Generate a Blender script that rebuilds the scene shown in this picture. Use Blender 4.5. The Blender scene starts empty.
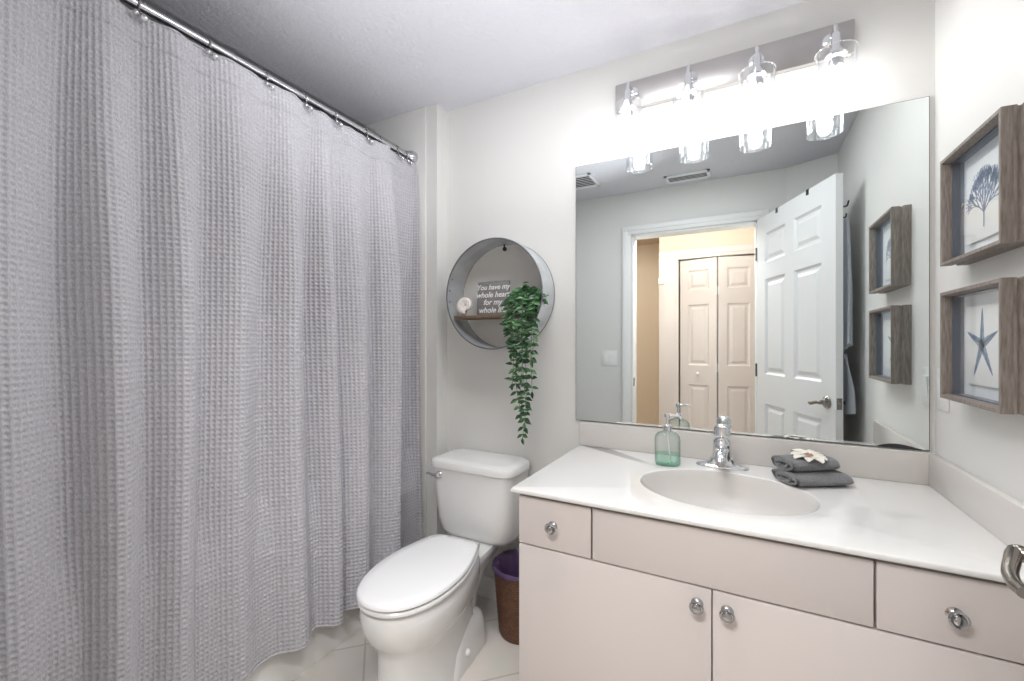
import bpy, bmesh, math, random
import numpy as np
from mathutils import Vector, Matrix

# ------------------------------------------------------------------ camera, world, lights
SC = bpy.context.scene
COL = SC.collection
PI = math.pi

CAM_H = 1.244
cam_d = bpy.data.cameras.new('camera')
cam_d.sensor_fit = 'HORIZONTAL'
cam_d.sensor_width = 36.0
cam_d.lens = 431.6 / 1024.0 * 36.0
cam_d.shift_y = 2.5 / 1024.0
cam_d.clip_start = 0.01
cam = bpy.data.objects.new('camera', cam_d)
cam.location = (0, 0, CAM_H)
cam.rotation_euler = (PI / 2, 0, math.radians(28.05))
COL.objects.link(cam)
SC.camera = cam

SC.view_settings.view_transform = 'Standard'
SC.view_settings.look = 'None'
SC.view_settings.gamma = 1.0
SC.view_settings.use_curve_mapping = False
SC.view_settings.exposure = 0.36

W = bpy.data.worlds.new('world')
SC.world = W
W.use_nodes = True
W.node_tree.nodes['Background'].inputs[0].default_value = (0.9, 0.95, 1.0, 1)
W.node_tree.nodes['Background'].inputs[1].default_value = 0.05


def area(name, loc, rot, sx, sy, power, color):
    d = bpy.data.lights.new(name, 'AREA')
    d.shape = 'RECTANGLE'
    d.size, d.size_y = sx, sy
    d.energy = power
    d.color = color
    o = bpy.data.objects.new(name, d)
    o.location = loc
    o.rotation_euler = rot
    COL.objects.link(o)
    return o


BULB_L = 27.0
area('bathroom_fill_light', (-0.40, 1.02, 2.425), (0, 0, 0), 0.7, 0.3, 8.5, (0.97, 0.98, 1.0))  # added fill under the ceiling, kept out of view and out of the mirror
area('hall_fill_light', (-1.25, -0.85, 2.42), (0, 0, 0), 0.6, 0.5, 9.0, (1.0, 0.95, 0.89))  # added warm fill, unseen, brightens the far hall walls

area('doorway_fill_light', (-0.36, -0.28, 2.36), (math.radians(52), 0, 0), 0.7, 0.18, 25.0, (0.98, 0.985, 1.0))  # added unseen fill above the door head, lifts cabinet fronts, toilet and floor
fl_d = bpy.data.lights.new('ceiling_fill_spot', 'SPOT')      # added fill spot, unseen, aimed up to lighten the ceiling near the curtain
fl_d.energy = 25.0
fl_d.spot_size = math.radians(100)
fl_d.spot_blend = 1.0
fl_d.shadow_soft_size = 0.0
fl_d.color = (0.95, 0.96, 1.0)
fl_o = bpy.data.objects.new('ceiling_fill_spot', fl_d)
fl_o.location = (-0.55, 0.72, 1.55)
fl_o.rotation_euler = (Vector((-1.00, 1.25, 2.44)) - Vector(fl_o.location)).to_track_quat('-Z', 'Y').to_euler()
COL.objects.link(fl_o)

# ------------------------------------------------------------------ helpers


def mat(name, color=(0.8, 0.8, 0.8), rough=0.5, metal=0.0, spec=0.5, emit=None, emit_s=0.0, coat=0.0, sheen=0.0):
    m = bpy.data.materials.new(name)
    m.use_nodes = True
    b = m.node_tree.nodes['Principled BSDF']
    b.inputs['Base Color'].default_value = (*color, 1)
    b.inputs['Roughness'].default_value = rough
    b.inputs['Metallic'].default_value = metal
    b.inputs['Specular IOR Level'].default_value = spec
    b.inputs['Coat Weight'].default_value = coat
    b.inputs['Sheen Weight'].default_value = sheen
    if emit:
        b.inputs['Emission Color'].default_value = (*emit, 1)
        b.inputs['Emission Strength'].default_value = emit_s
    return m


def nd(m, t, **kw):
    n = m.node_tree.nodes.new(t)
    for k, v in kw.items():
        if k in n.inputs:
            n.inputs[k].default_value = v
        else:
            setattr(n, k, v)
    return n


def ln(m, a, b):
    m.node_tree.links.new(a, b)


def bsdf(m):
    return m.node_tree.nodes['Principled BSDF']


def bump_noise(m, scale, strength, dist=0.002, detail=3.0, vor=False):
    tc = nd(m, 'ShaderNodeTexCoord')
    if vor:
        t = nd(m, 'ShaderNodeTexVoronoi')
        t.inputs['Scale'].default_value = scale
        out = t.outputs['Distance']
    else:
        t = nd(m, 'ShaderNodeTexNoise')
        t.inputs['Scale'].default_value = scale
        t.inputs['Detail'].default_value = detail
        out = t.outputs['Fac']
    ln(m, tc.outputs['Object'], t.inputs['Vector'])
    b = nd(m, 'ShaderNodeBump')
    b.inputs['Strength'].default_value = strength
    b.inputs['Distance'].default_value = dist
    ln(m, out, b.inputs['Height'])
    ln(m, b.outputs['Normal'], bsdf(m).inputs['Normal'])
    return m


def noise_color(m, scale, c1, c2, stretch=(1, 1, 1), detail=4.0, lo=0.35, hi=0.65):
    tc = nd(m, 'ShaderNodeTexCoord')
    mp = nd(m, 'ShaderNodeMapping')
    mp.inputs['Scale'].default_value = stretch
    t = nd(m, 'ShaderNodeTexNoise')
    t.inputs['Scale'].default_value = scale
    t.inputs['Detail'].default_value = detail
    r = nd(m, 'ShaderNodeValToRGB')
    r.color_ramp.elements[0].position = lo
    r.color_ramp.elements[1].position = hi
    r.color_ramp.elements[0].color = (*c1, 1)
    r.color_ramp.elements[1].color = (*c2, 1)
    ln(m, tc.outputs['Object'], mp.inputs['Vector'])
    ln(m, mp.outputs['Vector'], t.inputs['Vector'])
    ln(m, t.outputs['Fac'], r.inputs['Fac'])
    ln(m, r.outputs['Color'], bsdf(m).inputs['Base Color'])
    return t, r


def thin_glass(name, tint=(1, 1, 1), edge=(0.8, 0.85, 0.85), edge_amt=0.6, blend=0.25, rough=0.03, base=0.04):
    """a clear pane seen as it is: passes light, reflects at grazing angles, shows its tinted edge"""
    m = bpy.data.materials.new(name)
    m.use_nodes = True
    nt = m.node_tree
    for n in list(nt.nodes):
        nt.nodes.remove(n)
    out = nt.nodes.new('ShaderNodeOutputMaterial')
    tr = nt.nodes.new('ShaderNodeBsdfTransparent')
    tr.inputs[0].default_value = (*tint, 1)
    gl = nt.nodes.new('ShaderNodeBsdfGlossy')
    gl.inputs['Roughness'].default_value = rough
    gl.inputs['Color'].default_value = (*edge, 1)
    lw = nt.nodes.new('ShaderNodeLayerWeight')
    lw.inputs['Blend'].default_value = blend
    ma = nt.nodes.new('ShaderNodeMath')
    ma.operation = 'MULTIPLY_ADD'
    ma.inputs[1].default_value = edge_amt
    ma.inputs[2].default_value = base
    ma.use_clamp = True
    nt.links.new(lw.outputs['Facing'], ma.inputs[0])
    mx = nt.nodes.new('ShaderNodeMixShader')
    nt.links.new(ma.outputs[0], mx.inputs[0])
    nt.links.new(tr.outputs[0], mx.inputs[1])
    nt.links.new(gl.outputs[0], mx.inputs[2])
    nt.links.new(mx.outputs[0], out.inputs['Surface'])
    return m


def obj(name, bm, m=None, parent=None, smooth=35, loc=None):
    me = bpy.data.meshes.new(name)
    bmesh.ops.recalc_face_normals(bm, faces=bm.faces[:])
    bm.to_mesh(me)
    bm.free()
    if smooth:
        me.polygons.foreach_set('use_smooth', [True] * len(me.polygons))
        me.set_sharp_from_angle(angle=math.radians(smooth))
    if m:
        me.materials.append(m)
    o = bpy.data.objects.new(name, me)
    COL.objects.link(o)
    if parent:
        o.parent = parent
    if loc:
        o.location = loc
    return o


def thing(name, label, cat, loc=(0, 0, 0), mtx=None, group=None):
    o = bpy.data.objects.new(name, None)
    o.empty_display_size = 0.05
    COL.objects.link(o)
    if mtx is not None:
        o.matrix_world = mtx
    else:
        o.location = loc
    return tag(o, label, cat, group)


def tag(o, label, cat, group=None):
    o['label'] = label
    o['category'] = cat
    if group:
        o['group'] = group
    return o


def struct(o, label=None, cat=None):
    o['kind'] = 'structure'
    if label:
        o['label'] = label
    if cat:
        o['category'] = cat
    return o


def B():
    return bmesh.new()


def box(bm, x0, x1, y0, y1, z0, z1, bev=0.0, seg=2):
    r = bmesh.ops.create_cube(bm, size=1.0)
    vs = r['verts']
    for v in vs:
        v.co.x = x0 + (v.co.x + 0.5) * (x1 - x0)
        v.co.y = y0 + (v.co.y + 0.5) * (y1 - y0)
        v.co.z = z0 + (v.co.z + 0.5) * (z1 - z0)
    if bev > 0:
        es = list({e for v in vs for e in v.link_edges})
        bmesh.ops.bevel(bm, geom=es, offset=bev, segments=seg, profile=0.5, affect='EDGES')


def loft(bm, rings, cap0=True, cap1=True, close=True):
    vv = [[bm.verts.new(p) for p in r] for r in rings]
    n = len(vv[0])
    for a, b in zip(vv[:-1], vv[1:]):
        for i in range(n if close else n - 1):
            j = (i + 1) % n
            try:
                bm.faces.new((a[i], a[j], b[j], b[i]))
            except ValueError:
                pass
    if cap0:
        bm.faces.new(vv[0])
    if cap1:
        bm.faces.new(vv[-1][::-1])
    return vv


def lathe(bm, prof, seg=24, c=(0, 0, 0), axis='z', sx=1.0, sy=1.0, cap=True):
    rings = []
    for r, z in prof:
        ring = []
        for i in range(seg):
            a = 2 * PI * i / seg
            p = (r * math.cos(a) * sx, r * math.sin(a) * sy, z)
            if axis == 'y':      # axis points to -y
                p = (p[0], -p[2], p[1])
            elif axis == 'x':
                p = (p[2], p[0], p[1])
            ring.append(Vector(p) + Vector(c))
        rings.append(ring)
    loft(bm, rings, cap, cap)


def tube(bm, pts, r, seg=10, closed=False, flat=1.0, up=(0, 0, 1)):
    pts = [Vector(p) for p in pts]
    n = len(pts)
    rr = r if isinstance(r, (list, tuple)) else [r] * n
    rings = []
    prev = None
    for i, p in enumerate(pts):
        if closed:
            t = (pts[(i + 1) % n] - pts[i - 1]).normalized()
        else:
            t = (pts[min(i + 1, n - 1)] - pts[max(i - 1, 0)]).normalized()
        if prev is None:
            u = Vector(up)
            if abs(t.dot(u)) > 0.95:
                u = Vector((1, 0, 0))
            a = t.cross(u).normalized()
        else:
            a = (prev - t * prev.dot(t)).normalized()
        b = t.cross(a).normalized()
        prev = a
        rings.append([p + a * rr[i] * math.cos(2 * PI * k / seg) + b * rr[i] * flat * math.sin(2 * PI * k / seg) for k in range(seg)])
    if closed:
        rings.append(rings[0])
        vv = [[bm.verts.new(q) for q in r_] for r_ in rings[:-1]]
        for i in range(n):
            A, C = vv[i], vv[(i + 1) % n]
            for k in range(seg):
                j = (k + 1) % seg
                bm.faces.new((A[k], A[j], C[j], C[k]))
    else:
        loft(bm, rings)


def rrect(cx, cy, hx, hy, r, z, n=6):
    out = []
    for qx, qy, a0 in ((1, 1, 0), (-1, 1, PI / 2), (-1, -1, PI), (1, -1, 1.5 * PI)):
        for k in range(n + 1):
            a = a0 + PI / 2 * k / n
            out.append(Vector((cx + qx * (hx - r) + r * math.cos(a), cy + qy * (hy - r) + r * math.sin(a), z)))
    return out


def catmull(pts, per=8):
    pts = [np.array(p, float) for p in pts]
    P = [2 * pts[0] - pts[1]] + pts + [2 * pts[-1] - pts[-2]]
    out = []
    for i in range(1, len(P) - 2):
        p0, p1, p2, p3 = P[i - 1:i + 3]
        for k in range(per):
            t = k / per
            out.append(0.5 * ((2 * p1) + (-p0 + p2) * t + (2 * p0 - 5 * p1 + 4 * p2 - p3) * t * t + (-p0 + 3 * p1 - 3 * p2 + p3) * t ** 3))
    out.append(pts[-1])
    return [tuple(p) for p in out]


def copy_tree(o, parent=None):
    c = o.copy()
    COL.objects.link(c)
    if parent:
        c.parent = parent
    for ch in list(o.children):
        copy_tree(ch, c)
    return c


# ------------------------------------------------------------------ materials
M = {}
M['wall'] = bump_noise(mat('wall_paint', (0.77, 0.765, 0.74), 0.5), 90, 0.10, 0.003)
M['ceil'] = bump_noise(mat('ceiling_paint', (0.71, 0.71, 0.755), 0.8), 60, 0.7, 0.007, 4)
M['trimw'] = mat('white_trim_paint', (0.86, 0.86, 0.85), 0.35)
M['doorw'] = mat('white_door_paint', (0.78, 0.785, 0.785), 0.35)
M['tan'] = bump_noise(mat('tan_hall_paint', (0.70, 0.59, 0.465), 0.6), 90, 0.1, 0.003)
M['hall_ceil'] = mat('hall_ceiling_warm_cast', (0.62, 0.50, 0.38), 0.8)  # warm light on the ceiling is put into this brownish colour
M['bifold'] = mat('bifold_paint', (0.72, 0.665, 0.635), 0.4)
M['dark'] = mat('gap_shade_black', (0.03, 0.03, 0.03), 0.8)  # near-black colour stands in for the shade inside closet and vents
M['porc'] = mat('porcelain', (0.86, 0.86, 0.845), 0.08, coat=0.4)
M['seat'] = mat('seat_plastic', (0.90, 0.90, 0.90), 0.16)
M['acrylic'] = mat('tub_acrylic', (0.90, 0.88, 0.845), 0.15)
M['cab'] = mat('cabinet_laminate', (0.675, 0.62, 0.595), 0.30)
M['toe'] = mat('toe_kick', (0.35, 0.32, 0.30), 0.6)
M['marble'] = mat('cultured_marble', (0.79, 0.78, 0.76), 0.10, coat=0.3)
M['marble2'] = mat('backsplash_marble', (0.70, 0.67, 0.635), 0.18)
M['sinkm'] = mat('sink_marble_shaded', (0.70, 0.675, 0.645), 0.32)  # counter marble made darker, the bowl's shading is put into the colour
M['chrome'] = mat('chrome', (0.80, 0.81, 0.83), 0.07, 1.0)
M['steel'] = mat('rod_steel', (0.62, 0.62, 0.64), 0.18, 1.0)
M['nickel'] = mat('brushed_nickel', (0.52, 0.50, 0.49), 0.35, 1.0)
M['pewter'] = mat('pewter', (0.27, 0.245, 0.22), 0.25, 1.0)
M['knob'] = mat('knob_metal', (0.46, 0.46, 0.47), 0.14, 1.0)
M['black'] = mat('black_metal', (0.03, 0.03, 0.035), 0.4)
M['glass_shade'] = thin_glass('clear_shade_glass', (1, 1, 1), (0.95, 0.97, 1.0), 0.75, 0.35, 0.03, 0.05)
M['pane'] = thin_glass('picture_glass', (0.97, 0.98, 0.98), (0.9, 0.93, 1.0), 0.25, 0.12, 0.02, 0.03)
M['bottle'] = thin_glass('green_bottle_glass', (0.955, 0.985, 0.975), (0.34, 0.46, 0.42), 0.95, 0.26, 0.05, 0.02)
M['liquid'] = thin_glass('green_soap', (0.84, 0.96, 0.90), (0.62, 0.85, 0.75), 0.5, 0.4, 0.1, 0.08)
M['bulb'] = mat('bulb_glow', (1, 1, 1), 0.3, emit=(1.0, 0.99, 0.985), emit_s=BULB_L)
M['plate'] = mat('switch_plastic', (0.84, 0.84, 0.82), 0.3)
M['mirror'] = mat('mirror_silver', (0.86, 0.905, 0.90), 0.0, 1.0)
M['mirror_edge'] = mat('mirror_edge', (0.20, 0.21, 0.20), 0.25, 0.6)
M['galv'] = mat('galvanized', (0.5, 0.52, 0.54), 0.42, 0.5)
noise_color(M['galv'], 9, (0.50, 0.525, 0.555), (0.70, 0.725, 0.75), (1, 1, 1), 5)
M['rimdark'] = mat('dark_rim', (0.22, 0.225, 0.235), 0.4, 0.6)
M['wood'] = mat('shelf_wood', (0.30, 0.18, 0.10), 0.55)
noise_color(M['wood'], 30, (0.14, 0.085, 0.05), (0.26, 0.17, 0.11), (1, 6, 20))
M['sign'] = mat('grey_sign_paint', (0.24, 0.23, 0.225), 0.6)
noise_color(M['sign'], 40, (0.20, 0.195, 0.19), (0.29, 0.28, 0.27), (1, 1, 9))
M['white'] = mat('white_paint', (0.9, 0.9, 0.9), 0.5)
M['shell'] = mat('shell', (0.84, 0.79, 0.72), 0.35)
noise_color(M['shell'], 45, (0.80, 0.73, 0.66), (0.90, 0.88, 0.85))
M['pot'] = mat('plant_pot', (0.08, 0.08, 0.08), 0.5)
M['stem'] = mat('vine_stem', (0.10, 0.20, 0.08), 0.5)
M['fabric_hem'] = mat('curtain_hem', (0.55, 0.54, 0.565), 0.9)
M['purple'] = mat('purple_bag', (0.085, 0.05, 0.12), 0.25, spec=0.6)
M['towel'] = bump_noise(mat('grey_towel', (0.20, 0.205, 0.215), 0.95, sheen=0.4), 420, 1.0, 0.004, 2)
M['towel2'] = bump_noise(mat('blue_grey_towel', (0.40, 0.43, 0.48), 0.95, sheen=0.3), 300, 0.8, 0.004, 2)
M['petal'] = mat('petal', (0.86, 0.82, 0.74), 0.6)
M['petal_c'] = mat('flower_centre', (0.42, 0.24, 0.16), 0.7)
M['vent'] = mat('vent_paint', (0.85, 0.86, 0.87), 0.4)
M['paper'] = mat('mat_paper', (0.80, 0.83, 0.87), 0.8)
M['paper2'] = mat('print_paper', (0.88, 0.88, 0.87), 0.8)
M['liner'] = mat('frame_liner', (0.13, 0.15, 0.19), 0.35)
M['ink1'] = mat('coral_ink', (0.22, 0.28, 0.44), 0.8)
M['ink2'] = mat('starfish_ink', (0.20, 0.30, 0.44), 0.8)
noise_color(M['ink2'], 120, (0.11, 0.18, 0.30), (0.36, 0.46, 0.58))
M['ink3'] = mat('starfish_dark_ink', (0.08, 0.12, 0.22), 0.8)

noise_color(M['towel'], 330, (0.115, 0.12, 0.128), (0.26, 0.265, 0.275), (1, 1, 1), 2)
# leaves: each leaf its own green
ml = mat('leaf_green', (0.05, 0.16, 0.06), 0.35)
gi = nd(ml, 'ShaderNodeNewGeometry')
rp = nd(ml, 'ShaderNodeValToRGB')
rp.color_ramp.elements[0].color = (0.010, 0.045, 0.016, 1)
rp.color_ramp.elements[1].color = (0.14, 0.33, 0.12, 1)
e = rp.color_ramp.elements.new(0.6)
e.color = (0.025, 0.085, 0.028, 1)
ln(ml, gi.outputs['Random Per Island'], rp.inputs['Fac'])
ln(ml, rp.outputs['Color'], bsdf(ml).inputs['Base Color'])
M['leaf'] = ml

# picture moulding: grey-brown wood with fine grain along each rail
mf = mat('weathered_wood', (0.25, 0.20, 0.17), 0.5)
noise_color(mf, 26, (0.165, 0.137, 0.118), (0.32, 0.272, 0.238), (9, 1, 9), 6, 0.3, 0.7)
M['frame'] = mf

# curtain cloth
mc = mat('waffle_cloth', (0.50, 0.59, 0.62), 0.95, sheen=0.2)
M['curtain'] = mc
noise_color(mc, 420, (0.46, 0.452, 0.485), (0.62, 0.61, 0.645), (1, 1, 0.4), 3)

# wicker
mw = mat('wicker', (0.2, 0.08, 0.04), 0.5)
tc = nd(mw, 'ShaderNodeTexCoord')
bk = nd(mw, 'ShaderNodeTexBrick')
bk.inputs['Scale'].default_value = 1.0
bk.inputs['Brick Width'].default_value = 0.016
bk.inputs['Row Height'].default_value = 0.0109
bk.inputs['Mortar Size'].default_value = 0.0012
bk.inputs['Color1'].default_value = (0.16, 0.07, 0.035, 1)
bk.inputs['Color2'].default_value = (0.09, 0.038, 0.02, 1)
bk.inputs['Mortar'].default_value = (0.07, 0.03, 0.015, 1)
ln(mw, tc.outputs['UV'], bk.inputs['Vector'])
ln(mw, bk.outputs['Color'], bsdf(mw).inputs['Base Color'])
M['wicker'] = mw

# floor tile
mt = mat('floor_tile', (0.7, 0.66, 0.6), 0.25)
tc = nd(mt, 'ShaderNodeTexCoord')
mp = nd(mt, 'ShaderNodeMapping')
mp.inputs['Location'].default_value = (0.06, 0.10, 0)
mp.inputs['Rotation'].default_value = (0, 0, -PI / 4)
bk = nd(mt, 'ShaderNodeTexBrick', offset=0.0)
bk.inputs['Scale'].default_value = 1.0
bk.inputs['Brick Width'].default_value = 0.33
bk.inputs['Row Height'].default_value = 0.33
bk.inputs['Mortar Size'].default_value = 0.004
bk.inputs['Color1'].default_value = (0.78, 0.735, 0.68, 1)
bk.inputs['Color2'].default_value = (0.75, 0.71, 0.655, 1)
bk.inputs['Mortar'].default_value = (0.58, 0.54, 0.49, 1)
ns = nd(mt, 'ShaderNodeTexNoise')
ns.inputs['Scale'].default_value = 7
ns.inputs['Detail'].default_value = 6
mx = nd(mt, 'ShaderNodeMix', data_type='RGBA', blend_type='MULTIPLY')
mx.inputs[0].default_value = 0.15
ln(mt, tc.outputs['Object'], mp.inputs['Vector'])
ln(mt, mp.outputs['Vector'], bk.inputs['Vector'])
ln(mt, tc.outputs['Object'], ns.inputs['Vector'])
ln(mt, bk.outputs['Color'], mx.inputs[6])
ln(mt, ns.outputs['Color'], mx.inputs[7])
ln(mt, mx.outputs[2], bsdf(mt).inputs['Base Color'])
M['tile'] = mt

# wire mesh of the round shelf: fine woven wire, open between the wires
mm = bpy.data.materials.new('wire_mesh')
mm.use_nodes = True
bs = mm.node_tree.nodes['Principled BSDF']
bs.inputs['Base Color'].default_value = (0.80, 0.79, 0.74, 1)
bs.inputs['Metallic'].default_value = 0.0
bs.inputs['Roughness'].default_value = 0.5
tc = nd(mm, 'ShaderNodeTexCoord')
bk = nd(mm, 'ShaderNodeTexBrick', offset=0.5)
bk.inputs['Scale'].default_value = 1.0
bk.inputs['Brick Width'].default_value = 0.011
bk.inputs['Row Height'].default_value = 0.0075
bk.inputs['Mortar Size'].default_value = 0.0006
mp = nd(mm, 'ShaderNodeMapping')
mp.inputs['Rotation'].default_value = (-PI / 2, 0, 0)
ln(mm, tc.outputs['Object'], mp.inputs['Vector'])
ln(mm, mp.outputs['Vector'], bk.inputs['Vector'])
ln(mm, bk.outputs['Fac'], bs.inputs['Alpha'])
M['mesh'] = mm

# ------------------------------------------------------------------ room shell
XR, YB, ZC = 0.533, 1.815, 2.44
XT = -1.348          # where the tub alcove wall steps forward
YF0, YF1 = 0.01, 0.13
XL = -2.22
DX0, DX1, DZ = -0.775, 0.095, 2.10


def structbox(name, boxes, m, bev=0.0):
    bm = B()
    for b_ in boxes:
        box(bm, *b_, bev=bev)
    return struct(obj(name, bm, m, smooth=0 if bev == 0 else 35))


structbox('floor', [(-2.4, 1.4, -2.0, 1.95, -0.1, 0.0)], M['tile'])
structbox('ceiling', [(-2.4, XR + 0.12, YF1 - 0.06, 1.95, ZC, ZC + 0.1)], M['ceil'])
structbox('wall_back', [(XT, XR + 0.12, YB, YB + 0.12, 0, ZC)], M['wall'])
structbox('wall_alcove', [(XL - 0.1, XT, 1.73, YB + 0.12, 0, ZC)], M['wall'])
structbox('wall_left', [(XL - 0.12, XL, YF0, 1.95, 0, ZC)], M['wall'])
structbox('wall_right', [(XR, XR + 0.12, YF0, YB + 0.12, 0, ZC)], M['wall'])
structbox('wall_front', [(XL, DX0, YF0, YF1, 0, ZC), (DX1, XR, YF0, YF1, 0, ZC), (DX0, DX1, YF0, YF1, DZ, ZC)], M['wall'])
# canted corner between the front wall and the right wall
bm = B()
tri = [(0.267, YF1), (XR, YF1), (XR, 0.25)]
loft(bm, [[(x, y, 0) for x, y in tri], [(x, y, ZC) for x, y in tri]])
struct(obj('wall_corner', bm, M['wall'], smooth=0))
# surround panel on the alcove end wall
structbox('trim_1', [(XL, -1.412, 1.718, 1.73, 0.0, ZC)], M['wall'], 0.002)
structbox('baseboard_back', [(XT, -0.612, 1.80, YB, 0, 0.095), (XT, -0.612, 1.803, YB, 0.09, 0.102)], M['trimw'], 0.002)
structbox('baseboard_front', [(-1.45, DX0 - 0.09, YF1, YF1 + 0.014, 0, 0.10)], M['trimw'], 0.002)

# doorway casing, jamb and stop
bm = B()
cw = 0.07
for y0, y1 in ((YF1, YF1 + 0.016), (YF0 - 0.016, YF0)):
    for k, (a, t) in enumerate(((0.0, 0.0), (0.028, 0.006))):
        yy0, yy1 = (y0, y1 + t) if y0 >= YF1 else (y0 - t, y1)
        if y0 < YF1 and k == 1:
            continue
        box(bm, DX0 - cw, DX0 - a - 0.004, yy0, yy1, 0, DZ + a + 0.004, 0.002)
        box(bm, DX1 + a + 0.004, DX1 + cw, yy0, yy1, 0, DZ + a + 0.004, 0.002)
        box(bm, DX0 - cw, DX1 + cw, yy0, yy1, DZ + a + 0.004, DZ + cw, 0.002)
box(bm, DX0, DX0 + 0.012, YF0, YF1 + 0.004, 0, DZ, 0.001)
box(bm, DX1 - 0.012, DX1, YF0, YF1 + 0.004, 0, DZ, 0.001)
box(bm, DX0, DX1, YF0, YF1 + 0.004, DZ - 0.012, DZ, 0.001)
casing = struct(obj('trim_2', bm, M['trimw']))
bm = B()
box(bm, DX0 + 0.012, DX0 + 0.0135, 0.085, 0.125, 0.90, 0.965, 0.0005)
obj('strike_plate', bm, M['pewter'], casing)


# six-panel door slab -------------------------------------------------------
def panel_slab(bm, w, h, t, cols, rows):
    xs = sorted({0.0, w, *[c for cc in cols for c in cc]})
    zs = sorted({0.0, h, *[c for cc in rows for c in cc]})
    for side in (1, -1):
        def V(x, z, d):
            return bm.verts.new((x, side * (t / 2 - d), z))
        for i in range(len(xs) - 1):
            for j in range(len(zs) - 1):
                x0, x1, z0, z1 = xs[i], xs[i + 1], zs[j], zs[j + 1]
                if (x0, x1) in cols and (z0, z1) in rows:
                    loops = []
                    for ins, d in ((0, 0), (0.004, 0.004), (0.014, 0.011), (0.026, 0.011), (0.046, 0.003)):
                        loops.append([V(x0 + ins, z0 + ins, d), V(x1 - ins, z0 + ins, d), V(x1 - ins, z1 - ins, d), V(x0 + ins, z1 - ins, d)])
                    for a, b in zip(loops[:-1], loops[1:]):
                        for k in range(4):
                            bm.faces.new((a[k], a[(k + 1) % 4], b[(k + 1) % 4], b[k]))
                    bm.faces.new(loops[-1])
                else:
                    bm.faces.new((V(x0, z0, 0), V(x1, z0, 0), V(x1, z1, 0), V(x0, z1, 0)))
    # edges
    for (a, b) in (((0, 0), (w, 0)), ((w, 0), (w, h)), ((w, h), (0, h)), ((0, h), (0, 0))):
        bm.faces.new([bm.verts.new((a[0], -t / 2, a[1])), bm.verts.new((b[0], -t / 2, b[1])), bm.verts.new((b[0], t / 2, b[1])), bm.verts.new((a[0], t / 2, a[1]))])
    bmesh.ops.remove_doubles(bm, verts=bm.verts[:], dist=1e-5)


DW, DH, DT = 0.828, 2.085, 0.035
dang = math.atan2(0.817, 0.344)
door_m = Matrix.Translation((0.092 + 0.0165, 0.185 - 0.007, 0.008)) @ Matrix.Rotation(dang, 4, 'Z')
bm = B()
panel_slab(bm, DW, DH, DT, [(0.108, 0.355), (0.450, 0.712)], [(0.235, 0.835), (1.03, 1.66), (1.77, 1.965)])
door = struct(obj('door_1', bm, M['doorw'], smooth=20))
door['label'] = 'white six-panel bathroom door standing open against the side wall'
door['category'] = 'door'
door.matrix_world = door_m
HZ, HU = 0.930, DW - 0.066
for side, nm in ((1, 'door_handle'), (-1, 'door_handle')):
    bm = B()
    s = side
    y0 = s * DT / 2
    # rosette
    prof = [(0.033, 0.0), (0.033, 0.004), (0.028, 0.010), (0.020, 0.014), (0.0135, 0.020), (0.0115, 0.03), (0.0115, 0.033)]
    rings = []
    for r, d in prof:
        rings.append([(HU + r * math.cos(2 * PI * i / 28), y0 + s * d, HZ + r * math.sin(2 * PI * i / 28)) for i in range(28)])
    loft(bm, rings)
    L = catmull([(HU, y0 + s * 0.030, HZ), (HU + 0.001, y0 + s * 0.037, HZ), (HU - 0.010, y0 + s * 0.040, HZ - 0.001), (HU - 0.030, y0 + s * 0.041, HZ - 0.004),
                 (HU - 0.058, y0 + s * 0.042, HZ - 0.012), (HU - 0.082, y0 + s * 0.037, HZ - 0.016), (HU - 0.106, y0 + s * 0.028, HZ - 0.016)], 6)
    n = len(L)
    tube(bm, L, [0.0115 if i < 8 else 0.0108 - 0.003 * (i / n) for i in range(n)], 14, flat=1.0)
    obj(nm, bm, M['pewter'] if s > 0 else M['pewter'], door)
bm = B()
box(bm, DW - 0.0005, DW + 0.0012, -0.0125, 0.0125, HZ - 0.029, HZ + 0.029, 0.0005)
lathe(bm, [(0.0065, 0), (0.0065, 0.007), (0.004, 0.011)], 12, (DW, 0, HZ), 'x')
obj('latch_plate', bm, M['pewter'], door)
for z in (0.25, 1.05, 1.85):
    bm = B()
    lathe(bm, [(0.006, -0.045), (0.006, 0.045)], 10, (-0.008, 0.020, z))
    box(bm, -0.004, 0.0, -0.012, 0.018, z - 0.044, z + 0.044)
    obj('hinge', bm, M['pewter'], door)

# over-door hook rack and towels on the back of the door
rack = thing('over_door_hook_rack', 'dark over-door hook rack clipped on top of the open door', 'hook rack', mtx=door_m)
for u in (0.262, 0.590):
    bm = B()
    t2 = DT / 2 + 0.001
    box(bm, u - 0.011, u + 0.011, t2, t2 + 0.002, DH - 0.028, DH + 0.003)
    box(bm, u - 0.011, u + 0.011, -t2 - 0.002, t2 + 0.002, DH + 0.001, DH + 0.003)
    box(bm, u - 0.011, u + 0.011, -t2 - 0.002, -t2, DH - 0.16, DH + 0.003)
    obj('strap', bm, M['black'], rack)
bm = B()
box(bm, 0.12, 0.80, -DT / 2 - 0.008, -DT / 2 - 0.003, DH - 0.165, DH - 0.135, 0.001)
obj('rail', bm, M['black'], rack)
for u in (0.18, 0.33, 0.48, 0.63, 0.785):
    bm = B()
    yb = -DT / 2 - 0.008
    tube(bm, catmull([(u, yb, DH - 0.15), (u, yb - 0.02, DH - 0.155), (u, yb - 0.038, DH - 0.15), (u, yb - 0.045, DH - 0.125)], 5), 0.004, 8)
    tube(bm, catmull([(u, yb, DH - 0.16), (u, yb - 0.014, DH - 0.205), (u, yb - 0.03, DH - 0.21), (u, yb - 0.034, DH - 0.19)], 5), 0.004, 8)
    obj('hook', bm, M['black'], rack)


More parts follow.
